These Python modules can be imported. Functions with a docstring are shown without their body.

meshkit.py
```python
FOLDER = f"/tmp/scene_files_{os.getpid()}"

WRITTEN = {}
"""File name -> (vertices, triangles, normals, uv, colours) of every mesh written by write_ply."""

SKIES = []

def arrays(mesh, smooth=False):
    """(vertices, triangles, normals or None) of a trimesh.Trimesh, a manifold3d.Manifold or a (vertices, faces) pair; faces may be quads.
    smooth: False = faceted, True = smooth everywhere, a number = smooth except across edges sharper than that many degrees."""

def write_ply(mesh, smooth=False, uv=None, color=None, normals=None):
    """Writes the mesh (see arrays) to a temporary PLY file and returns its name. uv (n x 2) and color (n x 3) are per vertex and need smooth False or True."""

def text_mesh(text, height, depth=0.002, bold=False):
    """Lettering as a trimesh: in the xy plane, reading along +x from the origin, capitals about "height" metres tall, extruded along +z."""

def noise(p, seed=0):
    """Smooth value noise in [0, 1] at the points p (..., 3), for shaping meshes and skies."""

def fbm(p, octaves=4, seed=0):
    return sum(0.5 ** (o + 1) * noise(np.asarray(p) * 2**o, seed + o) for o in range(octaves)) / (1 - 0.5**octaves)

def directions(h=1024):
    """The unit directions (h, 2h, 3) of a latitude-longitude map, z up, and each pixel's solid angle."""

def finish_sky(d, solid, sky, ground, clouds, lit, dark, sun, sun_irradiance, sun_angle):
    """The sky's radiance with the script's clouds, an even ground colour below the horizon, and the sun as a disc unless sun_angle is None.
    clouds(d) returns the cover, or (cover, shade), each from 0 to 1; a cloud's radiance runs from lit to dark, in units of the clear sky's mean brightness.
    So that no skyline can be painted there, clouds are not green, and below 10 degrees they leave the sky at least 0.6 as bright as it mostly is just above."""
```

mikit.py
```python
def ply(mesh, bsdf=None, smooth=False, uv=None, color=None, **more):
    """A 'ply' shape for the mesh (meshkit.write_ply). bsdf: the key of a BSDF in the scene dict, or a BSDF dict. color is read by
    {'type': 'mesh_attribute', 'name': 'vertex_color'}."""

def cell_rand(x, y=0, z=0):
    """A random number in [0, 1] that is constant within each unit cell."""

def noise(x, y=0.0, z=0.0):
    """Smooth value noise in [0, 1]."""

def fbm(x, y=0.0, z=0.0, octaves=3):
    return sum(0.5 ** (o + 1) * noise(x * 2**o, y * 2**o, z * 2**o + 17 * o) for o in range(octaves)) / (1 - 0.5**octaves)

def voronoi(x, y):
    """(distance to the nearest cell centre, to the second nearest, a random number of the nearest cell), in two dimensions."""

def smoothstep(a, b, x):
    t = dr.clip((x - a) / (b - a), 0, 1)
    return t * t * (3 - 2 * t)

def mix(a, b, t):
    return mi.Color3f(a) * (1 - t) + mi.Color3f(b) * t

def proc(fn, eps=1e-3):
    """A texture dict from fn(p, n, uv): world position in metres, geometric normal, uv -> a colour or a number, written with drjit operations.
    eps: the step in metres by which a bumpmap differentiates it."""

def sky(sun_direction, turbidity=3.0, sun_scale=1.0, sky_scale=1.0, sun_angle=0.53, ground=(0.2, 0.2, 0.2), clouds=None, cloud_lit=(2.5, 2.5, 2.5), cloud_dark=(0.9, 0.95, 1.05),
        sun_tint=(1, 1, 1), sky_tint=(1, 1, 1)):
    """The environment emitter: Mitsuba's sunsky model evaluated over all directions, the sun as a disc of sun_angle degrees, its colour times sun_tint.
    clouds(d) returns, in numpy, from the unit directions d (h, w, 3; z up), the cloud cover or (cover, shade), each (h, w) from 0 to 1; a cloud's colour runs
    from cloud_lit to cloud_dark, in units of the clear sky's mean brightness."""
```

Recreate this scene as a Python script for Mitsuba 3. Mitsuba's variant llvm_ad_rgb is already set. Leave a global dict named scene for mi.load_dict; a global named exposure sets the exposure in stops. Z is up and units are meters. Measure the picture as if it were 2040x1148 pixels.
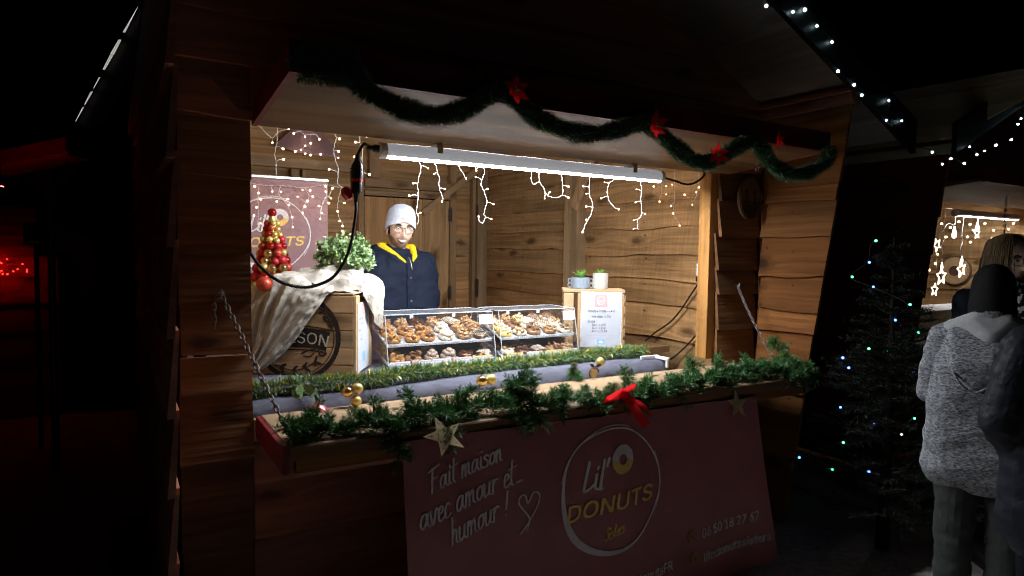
import math, numpy as np, trimesh, mitsuba as mi, drjit as dr
import mikit, meshkit
from mikit import noise, fbm, voronoi, cell_rand, smoothstep, mix
from shapely.geometry import Polygon, LineString, Point, box as sbox
from shapely.ops import unary_union
from shapely import affinity
import manifold3d as m3

T = mi.ScalarTransform4f
scene, labels = {}, {}

# ---------------------------------------------------------------- camera, sky, lamps, exposure
exposure = 0.0
scene['camera'] = {'type': 'perspective', 'fov': 75.83, 'fov_axis': 'x', 'near_clip': 0.05, 'far_clip': 500.0,
                   'to_world': T().look_at(origin=[-0.448, -2.65, 1.6], target=[-0.448 + 0.5166, -2.65 + 0.8543, 1.6 - 0.0570], up=[0.0171, 0.0570, 0.9982])}
scene['sky'] = {**mikit.sky((0.3, -0.6, 0.5), sun_scale=0.0, sky_scale=0.00006), 'sampling_weight': 0.05}
LAMP = (163.0, 171.0, 182.0)        # radiance of the cool white LED tube over the counter
LAMP_NEXT = (38.0, 39.0, 41.0)   # the tube in the next chalet
LAMP_RED = (85.0, 1.2, .9)      # small red festoon lamp at the far left
BULB_WARM = (9.0, 5.2, 2.2)
BULB_COOL = (7.0, 10.0, 10.5)

# ---------------------------------------------------------------- helpers
def V(*a): return np.array(a, float)

def num(key):
    if key not in scene and key not in labels: return key
    i = 1
    while f'{key}_{i:03d}' in scene or f'{key}_{i:03d}' in labels: i += 1
    return f'{key}_{i:03d}'

_next = {}
def name(key):
    """first use: the plain key, later ones: _001, _002 ..."""
    i = _next.get(key, 0); _next[key] = i + 1
    return key if i == 0 else f'{key}_{i:03d}'

FRAME = [None]   # (rotation, shift) of the piece being built, for things that stand at an angle
def put(key, mesh, bsdf, smooth=False, **more):
    key = name(key)
    if FRAME[0] is not None: mesh = xf(mesh, R=FRAME[0][0], t=FRAME[0][1])
    scene[key] = mikit.ply(mesh, bsdf, smooth, **more)
    return key

def tag(key, label=None, cat=None, group=None, kind=None):
    d = labels.setdefault(key, {})
    if label: d['label'] = label
    if cat: d['category'] = cat
    if group: d['group'] = group
    if kind: d['kind'] = kind

def thing(key, label, cat, group=None):
    key = name(key); tag(key, label, cat, group); return key

def glow(key, rgb, weight):
    scene[key]['emitter'] = {'type': 'area', 'radiance': {'type': 'rgb', 'value': list(map(float, rgb))}, 'sampling_weight': float(weight)}

def cat(*ms):
    ms = [m for m in ms if m is not None]
    vs, fs, n = [], [], 0
    for m in ms:
        v, f = (m.vertices, m.faces) if hasattr(m, 'vertices') else m
        vs.append(np.asarray(v, float)); fs.append(np.asarray(f) + n); n += len(v)
    return np.vstack(vs), np.vstack(fs)

def xf(m, R=None, t=(0, 0, 0), s=1.0):
    v, f = (m.vertices, m.faces) if hasattr(m, 'vertices') else m
    v = np.asarray(v, float) * np.asarray(s, float)
    if R is not None: v = v @ np.asarray(R, float).T
    return v + np.asarray(t, float), np.asarray(f)

def rot(axis, deg):
    return trimesh.transformations.rotation_matrix(math.radians(deg), axis)[:3, :3]

def bx(x0, x1, y0, y1, z0, z1, ch=0.0):
    if ch <= 0:
        m = trimesh.creation.box((x1 - x0, y1 - y0, z1 - z0))
        return xf(m, t=((x0 + x1) / 2, (y0 + y1) / 2, (z0 + z1) / 2))
    pts = []
    for x, sx in ((x0, 1), (x1, -1)):
        for y, sy in ((y0, 1), (y1, -1)):
            for z, sz in ((z0, 1), (z1, -1)):
                pts += [(x + sx * ch, y, z), (x, y + sy * ch, z), (x, y, z + sz * ch)]
                pts[-3:] = [(x, y + sy * ch, z + sz * ch), (x + sx * ch, y, z + sz * ch), (x + sx * ch, y + sy * ch, z)]
    h = trimesh.convex.convex_hull(np.array(pts))
    return np.array(h.vertices), np.array(h.faces)

def catmull(p, n=8, closed=False):
    p = np.asarray(p, float)
    q = np.vstack([p[-1:], p, p[:2]]) if closed else np.vstack([2 * p[:1] - p[1:2], p, 2 * p[-1:] - p[-2:-1]])
    out = []
    m = len(p) if closed else len(p) - 1
    for i in range(m):
        a, b, c, d = q[i:i + 4]
        t = np.linspace(0, 1, n, endpoint=False)[:, None]
        out.append(.5 * (2 * b + (c - a) * t + (2 * a - 5 * b + 4 * c - d) * t * t + (3 * b - a - 3 * c + d) * t ** 3))
    if not closed: out.append(p[-1:])
    return np.vstack(out)

def tube(pts, r, sides=8, cap=True, closed=False):
    p = np.asarray(pts, float); n = len(p)
    r = np.broadcast_to(np.asarray(r, float), (n,))
    if closed: t = np.roll(p, -1, 0) - np.roll(p, 1, 0)
    else: t = np.gradient(p, axis=0)
    t /= np.linalg.norm(t, axis=1, keepdims=True) + 1e-12
    a = np.cross(t[0], [0, 0, 1] if abs(t[0][2]) < .9 else [1, 0, 0]); a /= np.linalg.norm(a)
    A = []
    for i in range(n):
        a = a - t[i] * np.dot(a, t[i]); a /= np.linalg.norm(a) + 1e-12; A.append(a)
    A = np.array(A); B = np.cross(t, A)
    g = np.arange(sides) * 2 * np.pi / sides
    v = (p[:, None] + r[:, None, None] * (np.cos(g)[None, :, None] * A[:, None] + np.sin(g)[None, :, None] * B[:, None])).reshape(-1, 3)
    f = []
    for i in range(n if closed else n - 1):
        k = (i + 1) % n
        for j in range(sides):
            l = (j + 1) % sides
            f += [(i * sides + j, i * sides + l, k * sides + l), (i * sides + j, k * sides + l, k * sides + j)]
    if cap and not closed:
        v = np.vstack([v, p[:1], p[-1:]])
        for j in range(sides):
            l = (j + 1) % sides
            f += [(n * sides, l, j), (n * sides + 1, (n - 1) * sides + j, (n - 1) * sides + l)]
    return v, np.array(f)

def lathe(prof, n=24, c=(0, 0, 0)):
    m = trimesh.creation.revolve(np.asarray(prof, float), sections=n)
    return xf(m, t=c)

def ball(c, r, sub=2, s=(1, 1, 1)):
    m = trimesh.creation.icosphere(subdivisions=sub, radius=r)
    return xf(m, t=c, s=s)

def sheet(P):
    """grid of points (n, m, 3) -> mesh, uv"""
    n, m = P.shape[:2]
    i, j = np.meshgrid(np.arange(n - 1), np.arange(m - 1), indexing='ij')
    a = i * m + j
    q = np.stack([a, a + m, a + m + 1, a + 1], -1).reshape(-1, 4)
    return P.reshape(-1, 3), np.vstack([q[:, [0, 1, 2]], q[:, [0, 2, 3]]])

def poly_mesh(poly, depth=0.002):
    gs = [g for g in getattr(poly, 'geoms', [poly]) if g.geom_type == 'Polygon' and g.area > 1e-9]
    return cat(*[trimesh.creation.extrude_polygon(g, depth, engine='earcut') for g in gs])

def hull_body(bones, edge=0.02, it=8, smooth_=True, blend=None):
    """bones: list of lists of (x,y,z,r): hull of the spheres of each list; union, refined and smoothed"""
    parts = []
    for b in bones:
        hs = [m3.Manifold.sphere(r, 20).translate((x, y, z)) for x, y, z, r in b]
        parts.append(m3.Manifold.batch_hull(hs))
    m = m3.Manifold.batch_boolean(parts, m3.OpType.Add).refine_to_length(edge)
    q = m.to_mesh()
    t = trimesh.Trimesh(np.array(q.vert_properties[:, :3]), np.array(q.tri_verts), process=True)
    trimesh.smoothing.filter_taubin(t, iterations=it)
    return t

def grow(m, fn):
    t = trimesh.Trimesh(m.vertices.copy(), m.faces.copy(), process=False)
    t.vertices = t.vertices + t.vertex_normals * np.asarray(fn)[:, None]
    return t

# ---------------------------------------------------------------- materials
def rgb(c): return {'type': 'rgb', 'value': list(map(float, c))}

def mat(key, color, rough=0.6, spec=0.4, metallic=0.0, two=True, **kw):
    d = {'type': 'principled', 'base_color': color if isinstance(color, dict) else rgb(color), 'roughness': rough, 'specular': spec, 'metallic': metallic, **kw}
    scene[key] = {'type': 'twosided', 'b': d} if two else d
    return key

def bumped(key, color, bump, scale, rough=0.6, spec=0.4, eps=1e-3, **kw):
    scene[key] = {'type': 'twosided', 'b': {'type': 'bumpmap', 'scale': float(scale), 'arbitrary': mikit.proc(bump, eps),
                  'b': {'type': 'principled', 'base_color': color if isinstance(color, dict) else rgb(color), 'roughness': rough, 'specular': spec, **kw}}}
    return key

def wood_fn(dark, light, knot, kscale=(1.7, 4.6), kshare=.66, fine=1.0, var=.5, saw=0.0, ksize=1.0):
    def fn(p, n, uv):
        u, v = uv.x, uv.y
        k = dr.floor(v / 10.0); v = v - 10.0 * k
        r1 = cell_rand(k, 3.0); r2 = cell_rand(k, 8.0)
        w = fbm(u * 1.3, v * 5.0, k * 3.7, 3)
        f, _, wh = voronoi(u * kscale[0] + k * 13.7, v * kscale[1] + k * 5.3)
        f = f + .05 * (noise(u * 30, v * 60, k) - .5)
        on = dr.select(wh > kshare, 1.0, 0.0)
        ring = dr.exp(-f * f * 22.0) * on
        g = noise(u * 1.6, (v + .05 * w + .055 * ring) * 62.0 * fine, k)
        g2 = noise(u * 7.0, (v + .03 * w) * 250.0 * fine, k + 5.0)
        st = smoothstep(.52, .8, fbm(u * 1.1 + 3.1, v * 9.0, k * 2.3, 3))
        t = dr.clip(.50 * g + .28 * g2 + .42 * (w - .3), 0, 1)
        c = mix(dark, light, t) * ((1 - var * .5) + var * r1)
        c = c * (1 - .38 * st)
        if saw: c = c * (1 - saw * (noise(u * 170.0, v * 6.0, k) - .35))
        c = mix(c, mi.Color3f(c) * mi.Color3f(1.05, .92, .8), r2)
        kn = smoothstep(.125 * ksize, .045 * ksize, f) * on
        rim = smoothstep(.2 * ksize, .11 * ksize, f) * on
        c = mix(c, mi.Color3f(dark) * .7, rim * .55)
        return mix(c, mi.Color3f(knot), kn * .8)
    return mikit.proc(fn)

def wood_bump(p, n, uv):
    u, v = uv.x, uv.y
    return .6 * noise(u * 3.0, v * 90.0, 2.0) + .4 * fbm(u * 2.0, v * 12.0, 1.0, 2)

def saw_bump(p, n, uv):
    u, v = uv.x, uv.y
    return .35 * noise(u * 3.0, v * 80.0, 2.0) + .55 * noise(u * 150.0, v * 5.0, 4.0)

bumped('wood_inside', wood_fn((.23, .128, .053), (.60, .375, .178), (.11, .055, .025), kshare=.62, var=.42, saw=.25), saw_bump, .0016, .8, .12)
bumped('wood_back_lifted', wood_fn((.29, .165, .07), (.74, .48, .24), (.13, .065, .03), kshare=.72, var=.3), wood_bump, .0016, .8, .12)  # lighter copy of the inside wood, lifts the dim back wall and door
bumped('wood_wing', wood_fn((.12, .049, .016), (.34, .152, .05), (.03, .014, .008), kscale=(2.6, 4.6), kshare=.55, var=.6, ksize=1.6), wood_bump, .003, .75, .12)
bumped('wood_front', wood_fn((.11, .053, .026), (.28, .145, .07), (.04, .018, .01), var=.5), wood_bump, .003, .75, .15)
mat('wood_gable', wood_fn((.24, .10, .066), (.48, .215, .135), (.08, .033, .026), var=.6), .65, .35)
mat('wood_post', wood_fn((.34, .155, .042), (.66, .35, .115), (.18, .08, .03), kshare=.8, var=.2), .5, .4)
mat('wood_stud', wood_fn((.25, .16, .08), (.5, .34, .19), (.14, .07, .03), kshare=.75, var=.3), .65, .3)
mat('plywood', wood_fn((.118, .064, .027), (.24, .15, .074), (.25, .17, .11), kscale=(.8, 2.0), kshare=.93, fine=.75, var=.1), .6, .3)
mat('plywood_pale', wood_fn((.22, .155, .09), (.42, .33, .22), (.2, .13, .08), kscale=(.7, 1.6), kshare=.9, fine=.7, var=.15), .6, .3)
mat('crate_old', wood_fn((.21, .125, .062), (.54, .36, .195), (.09, .045, .022), kshare=.72, var=.4), .75, .25)
mat('crate_pine', wood_fn((.37, .245, .125), (.58, .42, .245), (.25, .14, .07), kshare=.85, var=.22), .65, .3)
mat('wood_dark', (.035, .018, .012), .7, .3)
mat('black_paint', (.012, .010, .010), .5, .3)
def redp(p, n, uv): return mi.Color3f(.15, .009, .014) * (.65 + .6 * fbm(p.x * 3 + p.y * 3, p.z * 14, 1.0, 3))
mat('red_paint', mikit.proc(redp), .5, .4)
mat('eave_cream', wood_fn((.6, .47, .33), (.82, .68, .52), (.5, .36, .22), kshare=.95, var=.1), .7, .2)
mat('red_planks', wood_fn((.40, .045, .035), (.66, .08, .06), (.12, .02, .02), var=.4), .6, .35)
mat('maroon_planks', wood_fn((.15, .022, .022), (.30, .05, .045), (.03, .008, .008), var=.4), .75, .15)
mat('board_tan', wood_fn((.48, .34, .2), (.76, .58, .38), (.35, .2, .1), kshare=.95, var=.2), .7, .2)
mat('roof_white', wood_fn((.34, .31, .28), (.50, .46, .42), (.3, .26, .22), kshare=.95, var=.2), .7, .2)
def bounce_ground(p, n, uv): return mi.Color3f(.56, .52, .48) * (.6 + .8 * fbm(p.x * 40, p.y * 40, 0.0, 3))  # ground colour lightened so that it throws lamp light back up
mat('bounce_paving', mikit.proc(bounce_ground), .8, .3)
mat('steel', (.55, .53, .5), .35, .5, 1.0)
mat('steel_dark', (.16, .14, .13), .4, .5, 1.0)
mat('white_plastic', (.8, .8, .8), .35, .5)
mat('tube_white', (.85, .86, .88), .3, .5)
mat('black_rubber', (.012, .012, .013), .45, .4)
mat('red_plastic', (.5, .03, .04), .35, .5)
mat('wire_white', (.85, .83, .78), .4, .4)
mat('wire_green', (.012, .02, .016), .5, .4)
mat('bulb', (.9, .85, .75), .3, .5)

NAILS = {}
# ---------------------------------------------------------------- planks
rng = np.random.default_rng(7)
_pid = [0]
def plank(o, sd, nd, s0, s1, z0, z1, t=.026, tilt=.012, wave=.010, n=7, s0t=None, s1t=None, over=.018, jag=0.0, flat=False):
    """one clapboard plank: o origin, sd its long direction, nd outward normal; returns mesh and uv"""
    _pid[0] += 1; k = _pid[0]
    o, sd, nd = V(*o), V(*sd), V(*nd); up = np.cross(sd, nd); up = V(0, 0, 1)
    s0t = s0 if s0t is None else s0t; s1t = s1 if s1t is None else s1t
    j0, j1 = (rng.uniform(-jag, jag), rng.uniform(-jag, jag)) if jag else (0, 0)
    q = np.linspace(0, 1, n)
    wb = wave * (2 * meshkit.fbm(np.stack([q * (s1 - s0) * 2.2 + k * 7.7, q * 0 + k, q * 0], -1), 3) - 1) * 1.6
    sb, st = s0 + j0 + (s1 + j1 - s0 - j0) * q, s0t + j0 * .5 + (s1t + j1 * .5 - s0t - j0 * .5) * q
    zb = z0 + wb; zt = np.full(n, z1 + over)
    if flat: dd = (0, t, t, 0)
    else: dd = (.55 * t, t + tilt, .5 * t, 0)
    rows = [(sb, dd[0], zb), (sb, dd[1], zb), (st, dd[2], zt), (st, dd[3], zt)]
    P = np.stack([o + s[:, None] * sd + d * nd + z[:, None] * up for s, d, z in rows], 1)
    UV = np.stack([np.stack([s + k * 1.37, z - z0 + k * 10.0 + .5 + d * 0], -1) for s, d, z in rows], 1)
    v = P.reshape(-1, 3); uv = UV.reshape(-1, 2); f = []
    for i in range(n - 1):
        for a in range(4):
            b = (a + 1) % 4
            A, B, C, D = i * 4 + a, i * 4 + b, (i + 1) * 4 + b, (i + 1) * 4 + a
            f += [(A, B, C), (A, C, D)]
    e = (n - 1) * 4
    f += [(0, 2, 1), (0, 3, 2), (e, e + 1, e + 2), (e, e + 2, e + 3)]
    return (v, np.array(f)), uv

def wall(prefix, o, sd, nd, s0, s1, zs, bsdf, child='plank', **kw):
    for a, b in zip(zs[:-1], zs[1:]):
        S0 = s0((a + b) / 2) if callable(s0) else s0
        S1 = s1((a + b) / 2) if callable(s1) else s1
        m, uv = plank(o, sd, nd, S0, S1, a, b, **kw)
        put(f'{prefix}__{child}', m, bsdf, uv=uv)

def board(key, x0, x1, y0, y1, z0, z1, bsdf, axis='x', ch=0.003):
    """a chamfered board whose grain runs along axis"""
    _pid[0] += 1; k = _pid[0]
    m = bx(x0, x1, y0, y1, z0, z1, ch)
    v = m[0]
    al = {'x': 0, 'y': 1, 'z': 2}[axis]
    o = [i for i in range(3) if i != al]
    c = v - v.min(0)
    uv = np.stack([c[:, al] + k * 1.37, c[:, o[0]] * .7 + c[:, o[1]] + k * 10.0 + .4], -1)
    return put(key, m, bsdf, uv=uv)

def nails(holder, pts, nrm):
    """rusty nail heads of one wall, too small to pick apart"""
    R_ = trimesh.geometry.align_vectors((0, 0, 1), nrm)[:3, :3]
    d = lathe([(0, -.006), (.0042, -.006), (.0042, .0006), (0, .0012)], 7)
    k = put(f'{holder}__nail_heads', cat(*[xf(d, R=R_, t=p) for p in pts]), 'nail'); tag(k, kind='stuff')
mat('nail', (.10, .06, .045), .5, .4, .6)
# ================================================================ the setting
g = 60.0
k_ = put('ground', (np.array([[-g, -g, 0], [g, -g, 0], [g, g, 0], [-g, g, 0.]]), np.array([[0, 1, 2], [0, 2, 3]])), 'bounce_paving')
tag(k_, 'paved ground between the market chalets at night, made pale to bounce lamp light', 'ground', kind='structure')

# ================================================================ the donut chalet
XL, XR, XO, DEPTH = -0.28, 2.90, 2.56, 3.30      # side walls, right edge of the opening, back wall
CX = 1.31
def roof_z(x): return 2.93 - .46 * (abs(x - CX) - .644)
def wing_y(z): return -(.243 + .137 * z)
C = 'market_chalet'
thing(C, 'large dark wooden market chalet with a lit serving window hung with garlands', 'chalet')

# left front wall beside the opening; a gap between two planks lets lamp light through
put(f'{C}__front_wall', cat(bx(-.20, -.16, .03, .07, .1, 2.3), bx(-.06, -.02, .03, .07, .1, 2.3), bx(2.60, 2.64, .034, .07, .1, 2.3), bx(2.82, 2.86, .03, .07, .1, 2.3)), 'wood_dark')
zs = [.02, .22, .46, .79, 1.045]
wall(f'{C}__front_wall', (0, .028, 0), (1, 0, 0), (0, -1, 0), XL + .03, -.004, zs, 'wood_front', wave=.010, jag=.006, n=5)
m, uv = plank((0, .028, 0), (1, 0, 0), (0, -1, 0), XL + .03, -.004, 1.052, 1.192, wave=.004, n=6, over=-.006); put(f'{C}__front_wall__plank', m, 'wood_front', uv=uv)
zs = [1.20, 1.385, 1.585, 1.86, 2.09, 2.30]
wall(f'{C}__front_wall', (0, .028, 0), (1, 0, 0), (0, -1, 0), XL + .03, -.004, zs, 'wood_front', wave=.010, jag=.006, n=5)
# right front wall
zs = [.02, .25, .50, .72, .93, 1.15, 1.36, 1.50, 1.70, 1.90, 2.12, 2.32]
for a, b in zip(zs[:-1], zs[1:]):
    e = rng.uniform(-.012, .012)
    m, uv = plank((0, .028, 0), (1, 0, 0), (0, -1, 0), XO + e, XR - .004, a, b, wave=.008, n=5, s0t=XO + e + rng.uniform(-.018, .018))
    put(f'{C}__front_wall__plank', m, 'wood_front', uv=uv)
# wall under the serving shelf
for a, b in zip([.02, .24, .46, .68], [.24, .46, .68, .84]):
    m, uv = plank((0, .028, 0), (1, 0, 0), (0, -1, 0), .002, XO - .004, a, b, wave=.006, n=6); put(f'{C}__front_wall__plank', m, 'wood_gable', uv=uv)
# jamb post on the right, sill
board(f'{C}__jamb_post', 2.505, 2.60, .032, .115, .98, 2.25, 'wood_post', 'z')
board(f'{C}__jamb_post', -.055, -.012, .072, .13, .9, 2.25, 'wood_stud', 'z')
board(f'{C}__sill', .0, 2.6, -.004, .03, .845, .935, 'wood_stud', 'x')

# side walls: they run on in front of the facade as wings that widen upwards
put(f'{C}__side_wall', cat(bx(XL + .004, XL + .04, .1, .14, .05, 2.45), bx(XL + .004, XL + .04, 1.6, 1.66, .05, 2.45)), 'wood_dark')
zs = [.03, .27, .53, .80, 1.06, 1.32, 1.60, 1.86, 2.12, 2.36, 2.50]
for a, b in zip(zs[:-1], zs[1:]):
    j = rng.uniform(-.012, .012)
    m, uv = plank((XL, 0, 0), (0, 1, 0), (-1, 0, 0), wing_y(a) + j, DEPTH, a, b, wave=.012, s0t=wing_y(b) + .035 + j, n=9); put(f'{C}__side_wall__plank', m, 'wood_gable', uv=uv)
k2 = put(f'{C}__side_wall', cat(bx(XR + .004, XR + .04, .1, .14, .05, 2.45), bx(XR + .004, XR + .04, 1.6, 1.66, .05, 2.45)), 'wood_dark')
zs = [.03, .30, .585, .80, .93, 1.155, 1.30, 1.475, 1.70, 1.90, 1.985, 2.20, 2.48]
wv = [.01, .02, .012, .008, .03, .012, .03, .03, .012, .006, .01, .01]
for a, b, w_ in zip(zs[:-1], zs[1:], wv):
    j = rng.uniform(-.008, .008)
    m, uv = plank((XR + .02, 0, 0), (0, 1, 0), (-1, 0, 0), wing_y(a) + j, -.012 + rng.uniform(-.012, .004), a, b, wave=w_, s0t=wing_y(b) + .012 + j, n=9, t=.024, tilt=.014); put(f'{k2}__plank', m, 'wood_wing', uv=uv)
for a, b in zip(np.linspace(.03, 2.45, 11)[:-1], np.linspace(.03, 2.45, 11)[1:]):
    m, uv = plank((XR + .045, 0, 0), (0, 1, 0), (1, 0, 0), -.22, DEPTH, a, b, n=4); put(f'{k2}__plank', m, 'wood_gable', uv=uv)
# inner lining: right wall (live-edged boards), back wall, left wall
XI = 2.78
k3 = put(f'{C}__inner_wall', bx(XI + .02, XI + .05, .2, 3.2, .12, .16), 'wood_dark')
zs = [.14, .37, .58, .80, 1.02, 1.245, 1.415, 1.585, 1.77, 1.96, 2.14, 2.33, 2.5]
wv = [.01, .012, .012, .012, .016, .02, .014, .03, .012, .014, .01, .01]
for a, b, w_ in zip(zs[:-1], zs[1:], wv):
    m, uv = plank((XI + .02, 0, 0), (0, 1, 0), (-1, 0, 0), .035, 1.66, a, b, wave=w_, n=12, tilt=.01); put(f'{k3}__plank', m, 'wood_inside', uv=uv)
    m, uv = plank((XI + .02, 0, 0), (0, 1, 0), (-1, 0, 0), 1.663, DEPTH - .01, a + rng.uniform(-.02, .02), b, wave=w_ * .6, n=10, tilt=.006, over=.03); put(f'{k3}__plank', m, 'wood_inside', uv=uv)
k4 = put(f'{C}__inner_wall', bx(XL, XI, DEPTH + .03, DEPTH + .06, .12, 2.5), 'wood_dark')
zs = [.14, .36, .60, .86, 1.08, 1.33, 1.53, 1.74, 1.93, 2.14]
for a, b in zip(zs[:-1], zs[1:]):
    m, uv = plank((0, DEPTH + .025, 0), (1, 0, 0), (0, -1, 0), XL + .05, 1.47, a, b, wave=.008, n=8); put(f'{k4}__plank', m, 'wood_back_lifted', uv=uv)
    m, uv = plank((0, DEPTH + .025, 0), (1, 0, 0), (0, -1, 0), 2.40, XI, a + rng.uniform(-.05, .05), b, wave=.006, n=5, over=.06); put(f'{k4}__plank', m, 'wood_back_lifted', uv=uv)
for a, b in zip([2.14, 2.33, 2.52, 2.7], [2.33, 2.52, 2.7, 2.9]):
    x0, x1 = max(XL + .05, 2 * CX - (CX + .644 + (2.93 - a) / .46)), min(XI, CX + .644 + (2.93 - a) / .46)
    m, uv = plank((0, DEPTH + .025, 0), (1, 0, 0), (0, -1, 0), x0, x1, a, b, wave=.008, n=9, over=.012); put(f'{k4}__plank', m, 'wood_back_lifted', uv=uv)
k5 = put(f'{C}__inner_wall', bx(XL + .045, XL + .07, .1, 3.2, .12, .16), 'wood_dark')
for a, b in zip([.14, .5, .86, 1.2, 1.54, 1.86, 2.18], [.5, .86, 1.2, 1.54, 1.86, 2.18, 2.5]):
    m, uv = plank((XL + .045, 0, 0), (0, 1, 0), (1, 0, 0), .08, DEPTH, a, b, wave=.008, n=6); put(f'{k5}__plank', m, 'wood_inside', uv=uv)
rn = np.random.default_rng(41)
zq = [.47, .69, .91, 1.13, 1.33, 1.50, 1.68, 1.86, 2.05, 2.23]
nails(k3, [(XI - .012, y + rn.uniform(-.015, .015), z + s_ * .05 + rn.uniform(-.012, .012)) for y in (.12, .86, 1.5, 1.80, 2.5, 3.1) for z in zq for s_ in (-1, 1)], (-1, 0, 0))
nails(k4, [(x + rn.uniform(-.02, .02), DEPTH - .006, z + rn.uniform(-.02, .02)) for x in (-.1, .4, .89, 1.43, 2.43, 2.7) for z in np.arange(.3, 2.2, .105)], (0, -1, 0))
nails(k2, [(XR - .008, y + rn.uniform(-.012, .012), z + rn.uniform(-.02, .02)) for y in (-.06, -.24) for z in np.arange(.2, 2.3, .11)], (-1, 0, 0))
# studs, corner post, rails of the frame
for x0, x1, y0, y1, z0, z1, ax in ((2.685, 2.772, 1.55, 1.645, .13, 2.47, 'z'), (2.70, 2.772, 1.652, 1.75, .13, 2.30, 'z'), (2.66, 2.772, 3.17, 3.262, .13, 2.5, 'z'),
                                   (2.62, 2.655, 3.2, 3.262, .13, 2.48, 'z'), (2.372, 2.44, 3.20, 3.262, .13, 2.5, 'z'), (1.455, 1.505, 3.20, 3.262, .13, 2.35, 'z'),
                                   (-.2, 1.45, 3.19, 3.262, 2.28, 2.36, 'x'), (1.51, 2.37, 3.185, 3.262, 2.16, 2.24, 'x'), (.86, .93, 3.20, 3.262, 2.02, 2.275, 'z'), (.955, 1.02, 3.21, 3.262, 2.0, 2.275, 'z'),
                                   (1.56, 1.66, 3.21, 3.262, 2.245, 2.55, 'z')):
    board(f'{C}__stud', x0, x1, y0, y1, z0, z1, 'wood_stud', ax)
m = xf(bx(-.03, .0, -.35, .35, -.045, .045, .003), R=rot((1, 0, 0), -62), t=(2.69, 1.42, 2.25)); put(f'{C}__brace', m, 'wood_stud', uv=np.stack([m[0][:, 2] + 3, m[0][:, 1] + 5000.4], -1))
m = xf(bx(-.55, .55, -.02, .02, -.03, .03, .003), R=rot((0, 1, 0), -38), t=(2.5, 3.17, 2.28)); put(f'{C}__brace', m, 'wood_stud', uv=np.stack([m[0][:, 0] + 3, m[0][:, 1] + 6000.4], -1))
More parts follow.
